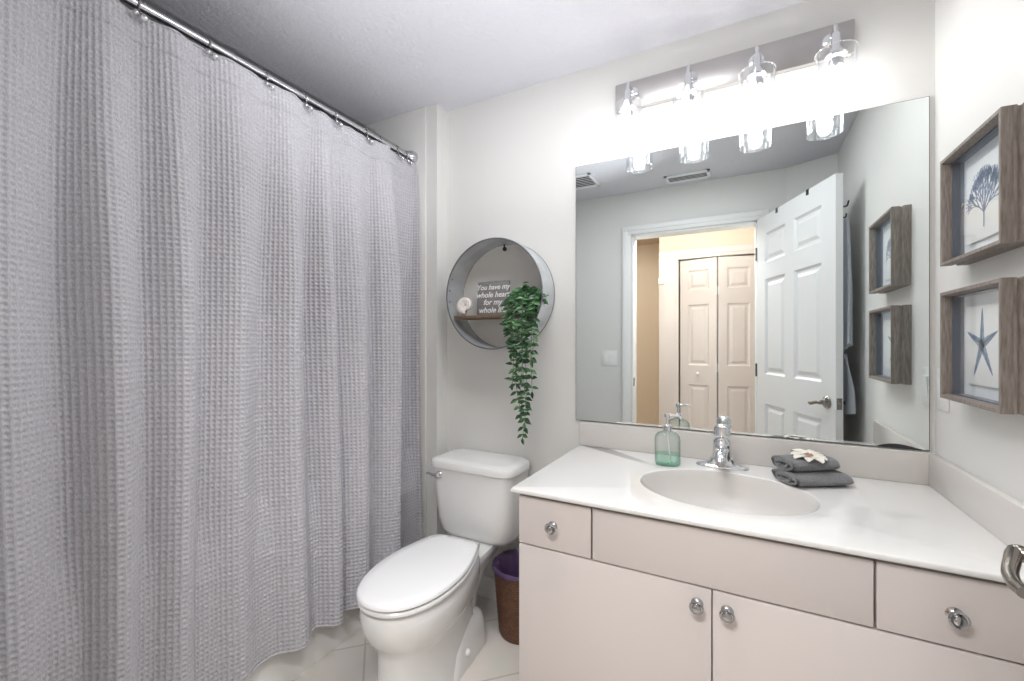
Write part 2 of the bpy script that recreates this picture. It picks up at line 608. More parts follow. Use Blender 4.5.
def hung_towel(u0, hw, z_top, z_bot, yoff, ph):
    """cloth gathered on a hook and flaring towards its hem"""
    bm = B()
    rings = []
    for k in range(25):
        f = k / 24
        z = z_top + (z_bot - z_top) * f
        w = hw * (0.25 + 0.75 * min(1, f * 1.6) ** 0.7)
        ring = []
        for i in range(48):
            a = 2 * PI * i / 48
            th = 0.013 * (0.7 + 0.6 * f) * (1 + 0.25 * math.sin(3 * a + ph))
            x = u0 + w * math.cos(a)
            y = yoff + th * math.sin(a) + 0.008 * math.sin(4 * math.cos(a) * PI / 2 + ph + 1.5 * f)
            ring.append((x, y, z + 0.02 * math.cos(a) * f))
        rings.append(ring)
    loft(bm, rings)
    return bm


o = obj('hand_towel', hung_towel(0.792, 0.045, DH - 0.22, 1.215, -0.050, 0.3), M['towel2'])
o.matrix_world = door_m
tag(o, 'short blue-grey towel hanging behind the door edge, upper one', 'towel')
o = obj('hand_towel', hung_towel(0.742, 0.100, 1.18, 0.865, -0.066, 1.7), M['towel2'])
o.matrix_world = door_m
tag(o, 'long blue-grey towel hanging behind the door edge, reaching below the handle', 'towel')

# ------------------------------------------------------------------ hall behind the doorway (seen in the mirror)
HY = -0.86
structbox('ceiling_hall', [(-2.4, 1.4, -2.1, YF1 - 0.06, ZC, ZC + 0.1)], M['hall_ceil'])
structbox('wall_hall', [(-0.725, -0.545, HY - 0.12, HY, 0, ZC), (0.14, 1.3, HY - 0.12, HY, 0, ZC), (-0.545, 0.14, HY - 0.12, HY, 2.055, ZC),
                        (-0.725, -0.62, -1.8, HY - 0.12, 0, ZC)], M['tan'])
structbox('wall_hall_end', [(-2.4, -0.62, -1.92, -1.80, 0, ZC)], M['tan'])
structbox('wall_hall_side', [(1.3, 1.4, -1.0, YF0, 0, ZC), (-2.4, -2.3, -1.92, YF0, 0, ZC)], M['tan'])
structbox('wall_hall_front', [(-2.3, DX0 - 0.071, YF0 - 0.004, YF0, 0, ZC), (DX1 + 0.071, 1.3, YF0 - 0.004, YF0, 0, ZC)], M['tan'])
structbox('wall_closet', [(-0.62, 0.25, -1.5, -1.45, 0, ZC), (0.2, 0.25, -1.5, HY - 0.12, 0, ZC)], M['dark'])  # the unlit closet is painted dark
bm = B()
for a, t in ((0.0, 0.014), (0.03, 0.02)):
    box(bm, -0.545 - 0.180, -0.545 - a, HY, HY + t, 0, 2.055 + a, 0.002)
    box(bm, 0.14 + a, 0.14 + 0.10, HY, HY + t, 0, 2.055 + a, 0.002)
    box(bm, -0.545 - 0.180, 0.14 + 0.10, HY, HY + t, 2.055 + a, 2.055 + 0.085, 0.002)
struct(obj('trim_3', bm, M['bifold']))

lw = 0.335
for nm, x0, y0, x1, y1, lab in (('door_2', -0.530, HY - 0.045, -0.207, HY + 0.030, 'pinkish bifold closet leaf with small knob, seen in mirror through the doorway'),
                                ('door_3', -0.196, HY + 0.030, 0.127, HY - 0.045, 'pinkish bifold closet leaf beside the open door, seen in mirror')):
    bm = B()
    panel_slab(bm, lw, 2.03, 0.03, [(0.075, 0.265)], [(0.22, 0.835), (1.02, 1.60), (1.74, 1.93)])
    o = struct(obj(nm, bm, M['bifold'], smooth=20), lab, 'door')
    o.matrix_world = Matrix.Translation((x0, y0, 0.012)) @ Matrix.Rotation(math.atan2(y1 - y0, x1 - x0), 4, 'Z')
    if nm == 'door_2':
        bm = B()
        rings = [[(0.17 + r * math.cos(2 * PI * i / 20), 0.015 + d, 0.94 + r * math.sin(2 * PI * i / 20)) for i in range(20)]
                 for r, d in ((0.008, 0), (0.007, 0.012), (0.015, 0.018), (0.017, 0.026), (0.010, 0.033))]
        loft(bm, rings)
        obj('knob', bm, M['trimw'], o)
    for z in (0.3, 1.0, 1.72):
        bm = B()
        lathe(bm, [(0.006, -0.04), (0.006, 0.04)], 10, (lw if nm == 'door_2' else 0.0, 0.02, z))
        obj('hinge', bm, M['vent'], o)

bm = B()
box(bm, -0.731, -0.668, HY, HY + 0.028, 1.82, 1.885, 0.004)
chime = tag(obj('door_chime', bm, M['plate']), 'small white chime box on the tan hall corner, seen in mirror', 'chime')


# ------------------------------------------------------------------ switch plates and vents
def switch_plate(name, label, mtx, w, h, n):
    t = thing(name, label, 'switch', mtx=mtx)
    bm = B()
    box(bm, -w / 2, w / 2, -h / 2, h / 2, 0, 0.005, 0.002)
    obj('cover_plate', bm, M['plate'], t)
    for i in range(n):
        cx = (i - (n - 1) / 2) * 0.046
        bm = B()
        v = [(-0.016, -0.033, 0.005), (0.016, -0.033, 0.005), (0.016, 0.033, 0.005), (-0.016, 0.033, 0.005)]
        w2 = [(-0.0155, -0.0325, 0.0065), (0.0155, -0.0325, 0.0065), (0.0155, 0.0325, 0.011), (-0.0155, 0.0325, 0.011)]
        loft(bm, [[Vector(p) + Vector((cx, 0, 0)) for p in v], [Vector(p) + Vector((cx, 0, 0)) for p in w2]])
        obj('rocker', bm, M['white'], t)
        for sy in (-1, 1):
            bm = B()
            lathe(bm, [(0.003, 0), (0.003, 0.0012), (0.0015, 0.002)], 10, (cx, sy * 0.048, 0.005))
            obj('screw', bm, M['vent'], t)
    return t


MR = Matrix(((0, 0, -1, 0), (-1, 0, 0, 0), (0, 1, 0, 0), (0, 0, 0, 1)))       # right wall: x -> -Y, y -> Z, z -> -X
MF = Matrix(((-1, 0, 0, 0), (0, 0, 1, 0), (0, 1, 0, 0), (0, 0, 0, 1)))        # front wall: x -> -X, y -> Z, z -> +Y
switch_plate('switch_plate', 'white switch plate on the side wall below the starfish picture', Matrix.Translation((XR, 1.745, 1.105)) @ MR, 0.078, 0.125, 1)
switch_plate('switch_plate', 'white double switch plate beside the doorway, seen in the mirror', Matrix.Translation((-0.955, YF1, 1.12)) @ MF, 0.125, 0.125, 2)


def vent(label, cx, cy, w, d, n, rot=0):
    t = thing('ceiling_vent', label, 'vent', (cx, cy, ZC))
    t.rotation_euler.z = rot
    bm = B()
    fr = 0.022
    for a in ((-w / 2, w / 2, -d / 2, -d / 2 + fr), (-w / 2, w / 2, d / 2 - fr, d / 2), (-w / 2, -w / 2 + fr, -d / 2, d / 2), (w / 2 - fr, w / 2, -d / 2, d / 2)):
        box(bm, *a, -0.012, -0.0005, 0.002)
    obj('frame', bm, M['vent'], t)
    bm = B()
    box(bm, -w / 2 + fr, w / 2 - fr, -d / 2 + fr, d / 2 - fr, -0.002, -0.0005)
    obj('backing', bm, M['dark'], t)  # dark sheet painted as the shade between the slats
    for i in range(n):
        y = -d / 2 + fr + (i + 0.5) * (d - 2 * fr) / n
        bm = B()
        box(bm, -w / 2 + fr, w / 2 - fr, -0.010, 0.010, -0.001, 0.001)
        bmesh.ops.rotate(bm, verts=bm.verts[:], cent=(0, 0, 0), matrix=Matrix.Rotation(-0.25, 3, 'X'))
        bmesh.ops.translate(bm, verts=bm.verts[:], vec=(0, y, -0.009))
        obj('slat', bm, M['vent'], t)
    return t


vent('white slatted air vent on the ceiling above the doorway, seen in mirror', -0.345, 0.29, 0.30, 0.15, 4)
vent('white square exhaust fan grille on the ceiling at the edge of the mirror', -1.07, 0.56, 0.26, 0.26, 7)

# ------------------------------------------------------------------ shower curtain, rod, hooks, tub
ROD_X, ROD_Z = -1.495, 2.192
rod = thing('curtain_rod', 'chrome shower curtain rod under the ceiling', 'curtain rod', (ROD_X, YF1, ROD_Z))
bm = B()
tube(bm, [(0, 0.0, 0), (0, 1.588, 0)], 0.0135, 16)
obj('tube', bm, M['steel'], rod)
for y, s in ((1.588, -1), (0.0, 1)):
    bm = B()
    rings = []
    for r, d in ((0.036, 0), (0.036, 0.008), (0.034, 0.018), (0.028, 0.028), (0.019, 0.036), (0.015, 0.045)):
        rings.append([(r * math.cos(2 * PI * i / 24), y + s * d, r * math.sin(2 * PI * i / 24)) for i in range(24)])
    loft(bm, rings)
    obj('end_flange', bm, M['steel'], rod)

# control points of the folds: (offset from the hanging line, Y)
valleys = [0.22, 0.414, 0.575, 0.724, 0.916, 1.097, 1.226, 1.400]
crests = [0.32, 0.50, 0.655, 0.82, 1.01, 1.165, 1.310]
ctrl = [(0.012, 0.145)]
for i, v in enumerate(valleys):
    ctrl.append((-0.020 - 0.005 * (i % 2), v))
    if i < len(crests):
        ctrl.append((0.019 + 0.006 * ((i * 2) % 3 - 1), crests[i]))
ctrl += [(0.006, 1.44), (0.030, 1.482), (0.027, 1.505), (-0.014, 1.522), (-0.036, 1.56), (-0.040, 1.61), (-0.034, 1.660), (-0.018, 1.692), (0.002, 1.702), (0.012, 1.705)]
path = np.array(catmull(ctrl, 24))
seg = np.hypot(np.diff(path[:, 0]), np.diff(path[:, 1]))
arc = np.concatenate([[0], np.cumsum(seg)])
CELL_U, CELL_V = 0.0137, 0.0150
PER = 5
ZT, ZB = 2.154, 0.152
nu = int(arc[-1] / CELL_U * PER)
nv = int((ZT - ZB) / CELL_V * PER)
U = np.linspace(0, arc[-1], nu)
PX = np.interp(U, arc, path[:, 0])
PY = np.interp(U, arc, path[:, 1])
VZ = np.linspace(ZT, ZB, nv)
f = ((ZT - VZ) / (ZT - ZB))[:, None]
amp = 0.42 + 1.53 * np.clip(f * 2.8, 0, 1) - 0.35 * f
base = -1.468 + 0.042 * f ** 0.8
bulge = 0.012 * np.sin(PY[None, :] * 5.1 + 1.2) * f + 0.008 * np.sin(PY[None, :] * 9 + f * 3.0)
Xg = base + PX[None, :] * amp + bulge
lim = -1.452
low = np.clip((f - 0.72) / 0.1, 0, 1)
Xs = lim + 0.5 * ((Xg - lim) + np.sqrt((Xg - lim) ** 2 + 0.008 ** 2))
Xg = Xg * (1 - low) + Xs * low
Yg = np.repeat(PY[None, :], nv, 0) + 0.006 * np.sin(f * 6 + PY[None, :] * 8)
dX = np.gradient(Xg, axis=1)
dY = np.gradient(Yg, axis=1)
L_ = np.hypot(dX, dY) + 1e-9
nx, ny = dY / L_, -dX / L_
rngn = np.random.default_rng(3)
jit = 0.9 + 0.2 * rngn.random((nv // PER + 2, nu // PER + 2))
ru = np.abs(np.cos(np.pi * U / CELL_U))[None, :] ** 3
rv = np.abs(np.cos(np.pi * VZ / CELL_V))[:, None] ** 3
hgt = np.maximum(ru * 1.0, rv * 0.85)
hgt = hgt * jit[np.ix_(np.arange(nv) // PER, np.arange(nu) // PER)]
Xg = Xg + nx * hgt * 0.0062
Yg = Yg + ny * hgt * 0.0062
Zg = np.repeat(VZ[:, None], nu, 1)
# scalloped top between hooks
co = np.stack([Xg, Yg, Zg], -1).reshape(-1, 3).astype(np.float32)
idx = np.arange(nu * nv).reshape(nv, nu)
quads = np.stack([idx[:-1, :-1], idx[1:, :-1], idx[1:, 1:], idx[:-1, 1:]], -1).reshape(-1, 4)
me = bpy.data.meshes.new('shower_curtain')
me.vertices.add(len(co))
me.vertices.foreach_set('co', co.ravel())
me.loops.add(quads.size)
me.loops.foreach_set('vertex_index', quads.ravel().astype(np.int32))
me.polygons.add(len(quads))
me.polygons.foreach_set('loop_start', np.arange(0, quads.size, 4, dtype=np.int32))
me.polygons.foreach_set('use_smooth', np.ones(len(quads), bool))
me.update()
me.validate()
me.materials.append(M['curtain'])
curtain = bpy.data.objects.new('shower_curtain', me)
COL.objects.link(curtain)
tag(curtain, 'grey waffle-weave shower curtain hanging in folds in front of the tub', 'shower curtain')


def curtain_line(z, off):
    k = int(round((ZT - z) / (ZT - ZB) * (nv - 1)))
    pts = []
    for i in range(0, nu, 6):
        pts.append((Xg[k, i] + nx[k, i] * off, Yg[k, i] + ny[k, i] * off, z))
    return pts


bm = B()
tube(bm, curtain_line(ZT, 0.0), 0.0028, 6)
obj('top_hem', bm, M['fabric_hem'], curtain)
bm = B()
tube(bm, curtain_line(ZT - 0.075, 0.0030), 0.0012, 5)
obj('stitch_line', bm, M['fabric_hem'], curtain)
bm = B()
tube(bm, curtain_line(ZB + 0.001, 0.0), 0.003, 6)
obj('bottom_hem', bm, M['fabric_hem'], curtain)

hook_y = [0.20, 0.31, 0.43, 0.573, 0.755, 0.941, 1.096, 1.235, 1.403, 1.487, 1.60, 1.665]
ords = ['next to the front wall', 'second from the front wall', 'third from the front wall', 'fourth from the front wall', 'fifth from the front wall',
        'sixth from the front wall', 'sixth from the alcove end wall', 'fifth from the alcove end wall', 'fourth from the alcove end wall',
        'third from the alcove end wall', 'second from the alcove end wall', 'nearest the alcove end wall']
hk = thing('curtain_hook', 'x', 'curtain hook', (ROD_X, 0, ROD_Z))
bm = B()
ringpts = []
for i in range(20):
    a = 2 * PI * i / 20
    ringpts.append((0.0185 * math.cos(a), 0, -0.003 + 0.0195 * math.sin(a)))
tube(bm, ringpts, 0.0022, 8, closed=True)
tube(bm, [(0.012, 0, -0.022), (0.024, 0, -0.034), (0.030, 0, -0.042)], 0.002, 8)
obj('ring', bm, M['steel'], hk)
bm = B()
bmesh.ops.create_uvsphere(bm, u_segments=16, v_segments=10, radius=0.0105)
bmesh.ops.translate(bm, verts=bm.verts[:], vec=(0.036, 0.002, -0.050))
obj('ball', bm, M['chrome'], hk)
bm = B()
bmesh.ops.create_uvsphere(bm, u_segments=16, v_segments=10, radius=0.008)
bmesh.ops.translate(bm, verts=bm.verts[:], vec=(0.036, -0.017, -0.046))
obj('roller', bm, M['steel'], hk)
for i, y in enumerate(hook_y):
    h = hk if i == 0 else copy_tree(hk)
    h.location = (ROD_X, y, ROD_Z)
    tag(h, 'chrome ring hook with a ball on the curtain rod, ' + ords[i], 'curtain hook', 'curtain hooks along the rod')

# bathtub
bm = B()
tx0, tx1, ty0, ty1 = XL + 0.002, -1.462, YF1 + 0.002, 1.716
cx, cy = (tx0 + tx1) / 2, (ty0 + ty1) / 2
hx, hy = (tx1 - tx0) / 2, (ty1 - ty0) / 2
rings = []
for z, ins, r in ((0.0, 0.0, 0.012), (0.05, 0.0, 0.012), (0.06, 0.006, 0.012), (0.30, 0.010, 0.012), (0.335, 0.0, 0.012), (0.368, 0.0, 0.012), (0.38, 0.010, 0.02)):
    rings.append(rrect(cx, cy, hx - ins, hy - ins, r, z))
for z, ins, r in ((0.38, 0.075, 0.10), (0.37, 0.088, 0.10), (0.20, 0.11, 0.12), (0.09, 0.14, 0.14), (0.065, 0.20, 0.16)):
    rings.append(rrect(cx, cy, hx - ins, hy - ins - (0.06 if z < 0.3 else 0), r, z))
loft(bm, rings)
tub = thing('bathtub', 'white bathtub apron behind the shower curtain', 'bathtub', (0, 0, 0))
obj('shell', bm, M['acrylic'], tub)
bm = B()
lathe(bm, [(0.024, 0), (0.024, 0.003), (0.010, 0.004)], 16, (cx, 1.35, 0.0655))
obj('drain', bm, M['chrome'], tub)


# ------------------------------------------------------------------ toilet
TCX = -1.060


def outline(cx, yb, yf, wb, wm, z, sm=0.5, n=22, pw=2.2):
    """closed loop: blunt back, widest at sm, rounded front"""
    half = []
    for k in range(n + 1):
        t = k / n
        if t < 0.4:
            s = sm * (t / 0.4)
            w = wb + (wm - wb) * math.sin(PI / 2 * s / sm)
        else:
            a = (t - 0.4) / 0.6 * PI / 2
            s = sm + (1 - sm) * math.sin(a) ** (2 / pw)
            w = wm * max(math.cos(a), 0) ** (2 / pw)
        half.append((w, yb + (yf - yb) * s))
    rb = min(0.025, wb * 0.4)
    back = [(wb - rb, yb + 0.0), (wb - rb * 0.3, yb - rb * 0.3)]
    half = back + half[1:]
    pts = [Vector((cx + w, y, z)) for w, y in half]
    pts += [Vector((cx - w, y, z)) for w, y in reversed(half[:-1])]
    return pts


toilet = thing('toilet', 'white two-piece toilet with closed lid between the tub and vanity', 'toilet', (TCX, 1.45, 0))


def tobj(name, bm, m, **kw):
    o = obj(name, bm, m, toilet, **kw)
    o.matrix_parent_inverse = Matrix.Translation((TCX, 1.45, 0)).inverted()
    return o


bm = B()
# bowl and pedestal
R_ = [(0.384, 1.50, 1.002, 0.106, 0.149), (0.373, 1.505, 0.993, 0.110, 0.157), (0.345, 1.505, 0.988, 0.112, 0.161), (0.31, 1.505, 0.993, 0.110, 0.159),
      (0.275, 1.50, 1.008, 0.107, 0.151), (0.25, 1.49, 1.026, 0.102, 0.142), (0.228, 1.485, 1.041, 0.096, 0.126), (0.205, 1.48, 1.049, 0.092, 0.116),
      (0.10, 1.49, 1.050, 0.092, 0.114), (0.03, 1.50, 1.046, 0.094, 0.117), (0.0, 1.51, 1.040, 0.096, 0.121)]
loft(bm, [outline(TCX, yb, yf, wb, wm, z) for z, yb, yf, wb, wm in R_])
# deck that carries the tank
D_ = [(0.362, 1.44, 1.785, 0.112), (0.345, 1.44, 1.79, 0.116), (0.315, 1.45, 1.72, 0.104), (0.27, 1.45, 1.62, 0.090), (0.20, 1.44, 1.56, 0.082), (0.10, 1.44, 1.54, 0.082)]
loft(bm, [rrect(TCX, (a + b) / 2, w, (b - a) / 2, 0.05, z) for z, a, b, w in D_])
# rear foot with trapway bulge
F_ = [(0.0, 1.24, 1.565, 0.126), (0.02, 1.24, 1.565, 0.126), (0.09, 1.27, 1.56, 0.122), (0.125, 1.32, 1.55, 0.114), (0.145, 1.36, 1.53, 0.100), (0.155, 1.40, 1.51, 0.07)]
loft(bm, [rrect(TCX, (a + b) / 2, w, (b - a) / 2, min(0.065, w * 0.8), z) for z, a, b, w in F_])
tobj('bowl', bm, M['porc'], smooth=60)
bm = B()
rings = [outline(TCX, 1.497, 0.988, 0.104, 0.159, 0.387), outline(TCX, 1.500, 0.981, 0.108, 0.165, 0.392), outline(TCX, 1.500, 0.981, 0.108, 0.165, 0.399), outline(TCX, 1.497, 0.986, 0.104, 0.160, 0.405)]
loft(bm, rings)
tobj('seat', bm, M['seat'])
bm = B()
rings = [outline(TCX, 1.497, 0.985, 0.100, 0.159, 0.408), outline(TCX, 1.500, 0.977, 0.104, 0.165, 0.413), outline(TCX, 1.499, 0.978, 0.103, 0.1645, 0.421), outline(TCX, 1.493, 0.987, 0.098, 0.157, 0.427), outline(TCX, 1.46, 1.02, 0.07, 0.12, 0.431)]
loft(bm, rings)
tobj('seat_lid', bm, M['seat'], smooth=50)
for s in (-1, 1):
    bm = B()
    lathe(bm, [(0.014, -0.02), (0.014, 0.02)], 14, (TCX + s * 0.075, 1.508, 0.400), 'x')
    box(bm, TCX + s * 0.075 - 0.014, TCX + s * 0.075 + 0.014, 1.495, 1.525, 0.362, 0.400, 0.003)
    tobj('hinge', bm, M['seat'])
    bm = B()
    rings = [[(TCX + s * (0.1215 + d), 1.365 + r * math.cos(2 * PI * i / 18), 0.064 + r * math.sin(2 * PI * i / 18)) for i in range(18)]
             for r, d in ((0.013, 0), (0.013, 0.006), (0.010, 0.012), (0.005, 0.015))]
    loft(bm, rings)
    tobj('bolt_cap', bm, M['seat'])
# the bowl stands turned a little towards the vanity
yaw = Matrix.Translation((TCX, 1.50, 0)) @ Matrix.Rotation(math.radians(4.5), 4, 'Z') @ Matrix.Translation((-TCX, -1.50, 0))
for o in toilet.children:
    o.data.transform(yaw)
# tank
KX = -1.064
bm = B()
T_ = [(0.358, 0.150, 1.645, 1.770, 0.05), (0.366, 0.175, 1.615, 1.782, 0.06), (0.392, 0.184, 1.598, 1.79, 0.06), (0.45, 0.193, 1.590, 1.795, 0.055),
      (0.56, 0.203, 1.583, 1.798, 0.05), (0.675, 0.210, 1.578, 1.80, 0.045)]
loft(bm, [rrect(KX, (a + b) / 2, w, (b - a) / 2, r, z, 8) for z, w, a, b, r in T_])
tobj('tank', bm, M['porc'], smooth=60)
bm = B()
L_ = [(0.674, 0.212, 1.574, 1.802, 0.05), (0.678, 0.219, 1.566, 1.804, 0.055), (0.697, 0.220, 1.564, 1.805, 0.056), (0.708, 0.216, 1.568, 1.803, 0.056), (0.716, 0.200, 1.585, 1.795, 0.055), (0.718, 0.182, 1.605, 1.785, 0.05)]
loft(bm, [rrect(KX, (a + b) / 2, w, (b - a) / 2, r, z, 3) for z, w, a, b, r in L_])
tobj('tank_lid', bm, M['porc'], smooth=40)
bm = B()
lx, ly, lz = KX - 0.148, 1.579, 0.648
lathe(bm, [(0.016, -0.002), (0.016, 0.004), (0.011, 0.009), (0.009, 0.018), (0.011, 0.022), (0.006, 0.026)], 18, (lx, ly, lz), 'y')
tube(bm, catmull([(lx, ly - 0.018, lz), (lx - 0.03, ly - 0.020, lz - 0.001), (lx - 0.06, ly - 0.020, lz + 0.003)], 5), [0.006] * 5 + [0.007] * 5 + [0.005], 10)
tobj('flush_lever', bm, M['chrome'])

# ------------------------------------------------------------------ wastebasket
WX, WY = -0.842, 1.672
wb = thing('wastebasket', 'brown woven wastebasket lined with a purple bag beside the vanity', 'wastebasket', (WX, WY, 0))
bm = B()
prof = [(0.096, 0.0), (0.100, 0.01)] + [(0.100 + 0.022 * k / 24 + (0.0010 if k % 2 else -0.0010), 0.01 + 0.262 * k / 24) for k in range(1, 25)] + [(0.1255, 0.278), (0.1255, 0.288), (0.119, 0.290), (0.113, 0.28), (0.094, 0.012), (0.0, 0.012)]
lathe(bm, prof[:-1], 48, cap=True)
o = obj('basket', bm, M['wicker'], wb)
uvl = o.data.uv_layers.new(name='UVMap')
for p in o.data.polygons:
    angs = []
    for li in p.loop_indices:
        v = o.data.vertices[o.data.loops[li].vertex_index].co
        angs.append(math.atan2(v.y, v.x))
    wrap = max(angs) - min(angs) > PI
    for li, a in zip(p.loop_indices, angs):
        v = o.data.vertices[o.data.loops[li].vertex_index].co
        if wrap and a < 0:
            a += 2 * PI
        uvl.data[li].uv = (a * 0.12, v.z)
bm = B()
random.seed(5)
rings = []
for k, (r, z) in enumerate(((0.1270, 0.276), (0.1280, 0.283), (0.1275, 0.290), (0.122, 0.295), (0.110, 0.280), (0.103, 0.20), (0.095, 0.12), (0.06, 0.05))):
    ring = []
    for i in range(72):
        a = 2 * PI * i / 72
        w = 0.0022 * math.sin(a * 11 + k) + 0.0018 * math.sin(a * 23 + 2 * k)
        if k >= 4:
            w = -0.006 + 0.004 * math.sin(a * 7 + k * 1.3) + 0.003 * math.sin(a * 15 + k)
        elif k < 2:
            w = abs(w)
        ring.append((((r + w) * math.cos(a)), (r + w) * math.sin(a), z + (0.003 * math.sin(a * 9 + 1) if k == 0 else 0)))
    rings.append(ring)
loft(bm, rings, False, True)
obj('bag_liner', bm, M['purple'], wb, smooth=70)

# ------------------------------------------------------------------ vanity cabinet and countertop
VX0, VX1 = -0.607, XR - 0.002
CF = 1.185
vanity = thing('vanity_cabinet', 'beige flat-front vanity cabinet with round metal knobs under the counter', 'cabinet', (VX0, CF, 0))


def vobj(name, bm, m, parent=None, **kw):
    o = obj(name, bm, m, parent or vanity, **kw)
    if parent is None:
        o.matrix_parent_inverse = Matrix.Translation((VX0, CF, 0)).inverted()
    return o


bm = B()
box(bm, VX0 + 0.001, VX1, CF + 0.0205, 1.812, 0.10, 0.64, 0.001)
box(bm, VX0 + 0.001, VX1, CF + 0.0205, 1.22, 0.64, 0.784, 0.001)
box(bm, VX0 + 0.001, VX0 + 0.02, 1.22, 1.812, 0.64, 0.784, 0.001)
box(bm, VX1 - 0.02, VX1, 1.22, 1.812, 0.64, 0.784, 0.001)
vobj('carcass', bm, M['cab'])
bm = B()
box(bm, VX0 + 0.001, VX1, CF + 0.08, 1.80, 0.0, 0.10)
vobj('toe_kick', bm, M['toe'])


def slab(name, x0, x1, z0, z1):
    bm = B()
    box(bm, x0, x1, CF, CF + 0.019, z0, z1, 0.0018)
    return vobj(name, bm, M['cab'])


def knob(parent, x, z):
    bm = B()
    c = (x, CF, z)
    lathe(bm, [(0.0145, -0.0005), (0.0145, 0.002), (0.010, 0.004), (0.0065, 0.008), (0.0065, 0.014), (0.012, 0.017), (0.0165, 0.020), (0.017, 0.0235), (0.0145, 0.0265),
               (0.0125, 0.0255), (0.0105, 0.0255), (0.0095, 0.0285), (0.006, 0.0305), (0.002, 0.031)], 28, c, 'y')
    o = obj('knob', bm, M['knob'], parent)
    o.matrix_parent_inverse = Matrix.Identity(4)
    return o


GAP = 0.0025
d1 = slab('drawer', VX0, -0.376 - GAP, 0.631, 0.7755)
d2 = slab('false_front', -0.376 + GAP, 0.2525 - GAP, 0.631, 0.7755)
d3 = slab('drawer', 0.2525 + GAP, VX1 - 0.004, 0.631, 0.7755)
k1 = slab('cabinet_door', VX0, -0.066 - GAP * 0.7, 0.105, 0.6265)
k2 = slab('cabinet_door', -0.066 + GAP * 0.7, VX1 - 0.004, 0.105, 0.6265)
knob(d1, -0.494, 0.7015)
knob(d3, 0.377, 0.698)
knob(k1, -0.100, 0.585)
knob(k2, -0.032, 0.585)

counter = thing('countertop', 'glossy off-white vanity counter with an integrated oval sink', 'countertop', (VX0, 1.165, 0.80))
CI = Matrix.Translation((VX0, 1.165, 0.80)).inverted()


def cobj(name, bm, m, **kw):
    o = obj(name, bm, m, counter, **kw)
    o.matrix_parent_inverse = CI
    return o


SX, SY, SA, SB = -0.052, 1.465, 0.241, 0.191
CX0, CX1, CY0, CY1 = -0.627, XR - 0.001, 1.168, 1.814


def rect_ray(a, ins):
    x0, x1, y0, y1 = CX0 + ins, CX1 - ins * 0, CY0 + ins, CY1
    dx, dy = math.cos(a), math.sin(a)
    ts = []
    if dx > 1e-9: ts.append((x1 - SX) / dx)
    if dx < -1e-9: ts.append((x0 - SX) / dx)
    if dy > 1e-9: ts.append((y1 - SY) / dy)
    if dy < -1e-9: ts.append((y0 - SY) / dy)
    t = min(ts)
    return SX + dx * t, SY + dy * t


angs = [2 * PI * i / 96 for i in range(96)]
for (x, y) in ((CX0, CY0), (CX1, CY0), (CX0, CY1), (CX1, CY1)):
    angs.append(math.atan2(y - SY, x - SX) % (2 * PI))
angs = sorted(angs)


def ell(s, z, zc=0.80):
    out = []
    for a in angs:
        # point of the ellipse in direction a
        r = 1.0 / math.sqrt((math.cos(a) / (SA * s)) ** 2 + (math.sin(a) / (SB * s)) ** 2)
        out.append((SX + r * math.cos(a), SY + r * math.sin(a), z))
    return out


bm = B()
rings = [ell(1.0, 0.772), ell(1.0, 0.797), ell(1.012, 0.7995), ell(1.03, 0.80)]
for ins, z in ((0.005, 0.80), (0.0015, 0.7988), (0.0, 0.796), (0.0, 0.7885), (0.0015, 0.7862), (0.005, 0.7855)):
    rings.append([(*rect_ray(a, ins), z) for a in angs])
loft(bm, rings, False, False)
cobj('top', bm, M['marble'], smooth=50)
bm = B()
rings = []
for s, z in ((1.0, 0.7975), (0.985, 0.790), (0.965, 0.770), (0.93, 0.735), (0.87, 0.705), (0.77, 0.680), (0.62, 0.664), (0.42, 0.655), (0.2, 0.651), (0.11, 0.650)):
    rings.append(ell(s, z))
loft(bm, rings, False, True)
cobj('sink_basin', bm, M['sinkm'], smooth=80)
bm = B()
lathe(bm, [(0.026, 0.0), (0.026, 0.003), (0.020, 0.004), (0.016, 0.002), (0.014, 0.008), (0.008, 0.010)], 22, (SX, SY, 0.6505))
cobj('drain', bm, M['chrome'])
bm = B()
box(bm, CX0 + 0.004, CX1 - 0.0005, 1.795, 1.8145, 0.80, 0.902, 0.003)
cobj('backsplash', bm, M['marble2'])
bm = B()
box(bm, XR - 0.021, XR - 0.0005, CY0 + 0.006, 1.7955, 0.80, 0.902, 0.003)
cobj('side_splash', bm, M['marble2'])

# ------------------------------------------------------------------ mirror
mirror = thing('wall_mirror', 'large frameless mirror on the wall above the vanity counter', 'mirror', (-0.064, 1.812, 0.906))
bm = B()
box(bm, -0.6455, 0.519, 1.8085, 1.8145, 0.905, 2.018)
o = obj('backing', bm, M['mirror_edge'], mirror, smooth=0)
o.matrix_parent_inverse = Matrix.Translation((-0.064, 1.812, 0.906)).inverted()
bm = B()
box(bm, -0.6435, 0.517, 1.8065, 1.8084, 0.908, 2.016)
o = obj('glass', bm, M['mirror'], mirror, smooth=0)
o.matrix_parent_inverse = Matrix.Translation((-0.064, 1.812, 0.906)).inverted()

bm = B()
half = [(0.388 + 0.115 * k / 20, 0.9075 + 0.0125 * math.sin(PI * (k / 20) ** 0.8)) for k in range(21)]
ring0 = [(x, 1.8064, z) for x, z in half] + [(0.503, 1.8064, 0.9065), (0.388, 1.8064, 0.9065)]
loft(bm, [ring0, [(x, 1.8058, z) for x, _, z in ring0]])
o = obj('worn_edge', bm, M['black'], mirror, smooth=0)
o['label'] = 'dark worn patch at the bottom edge'
o.matrix_parent_inverse = Matrix.Translation((-0.064, 1.812, 0.906)).inverted()

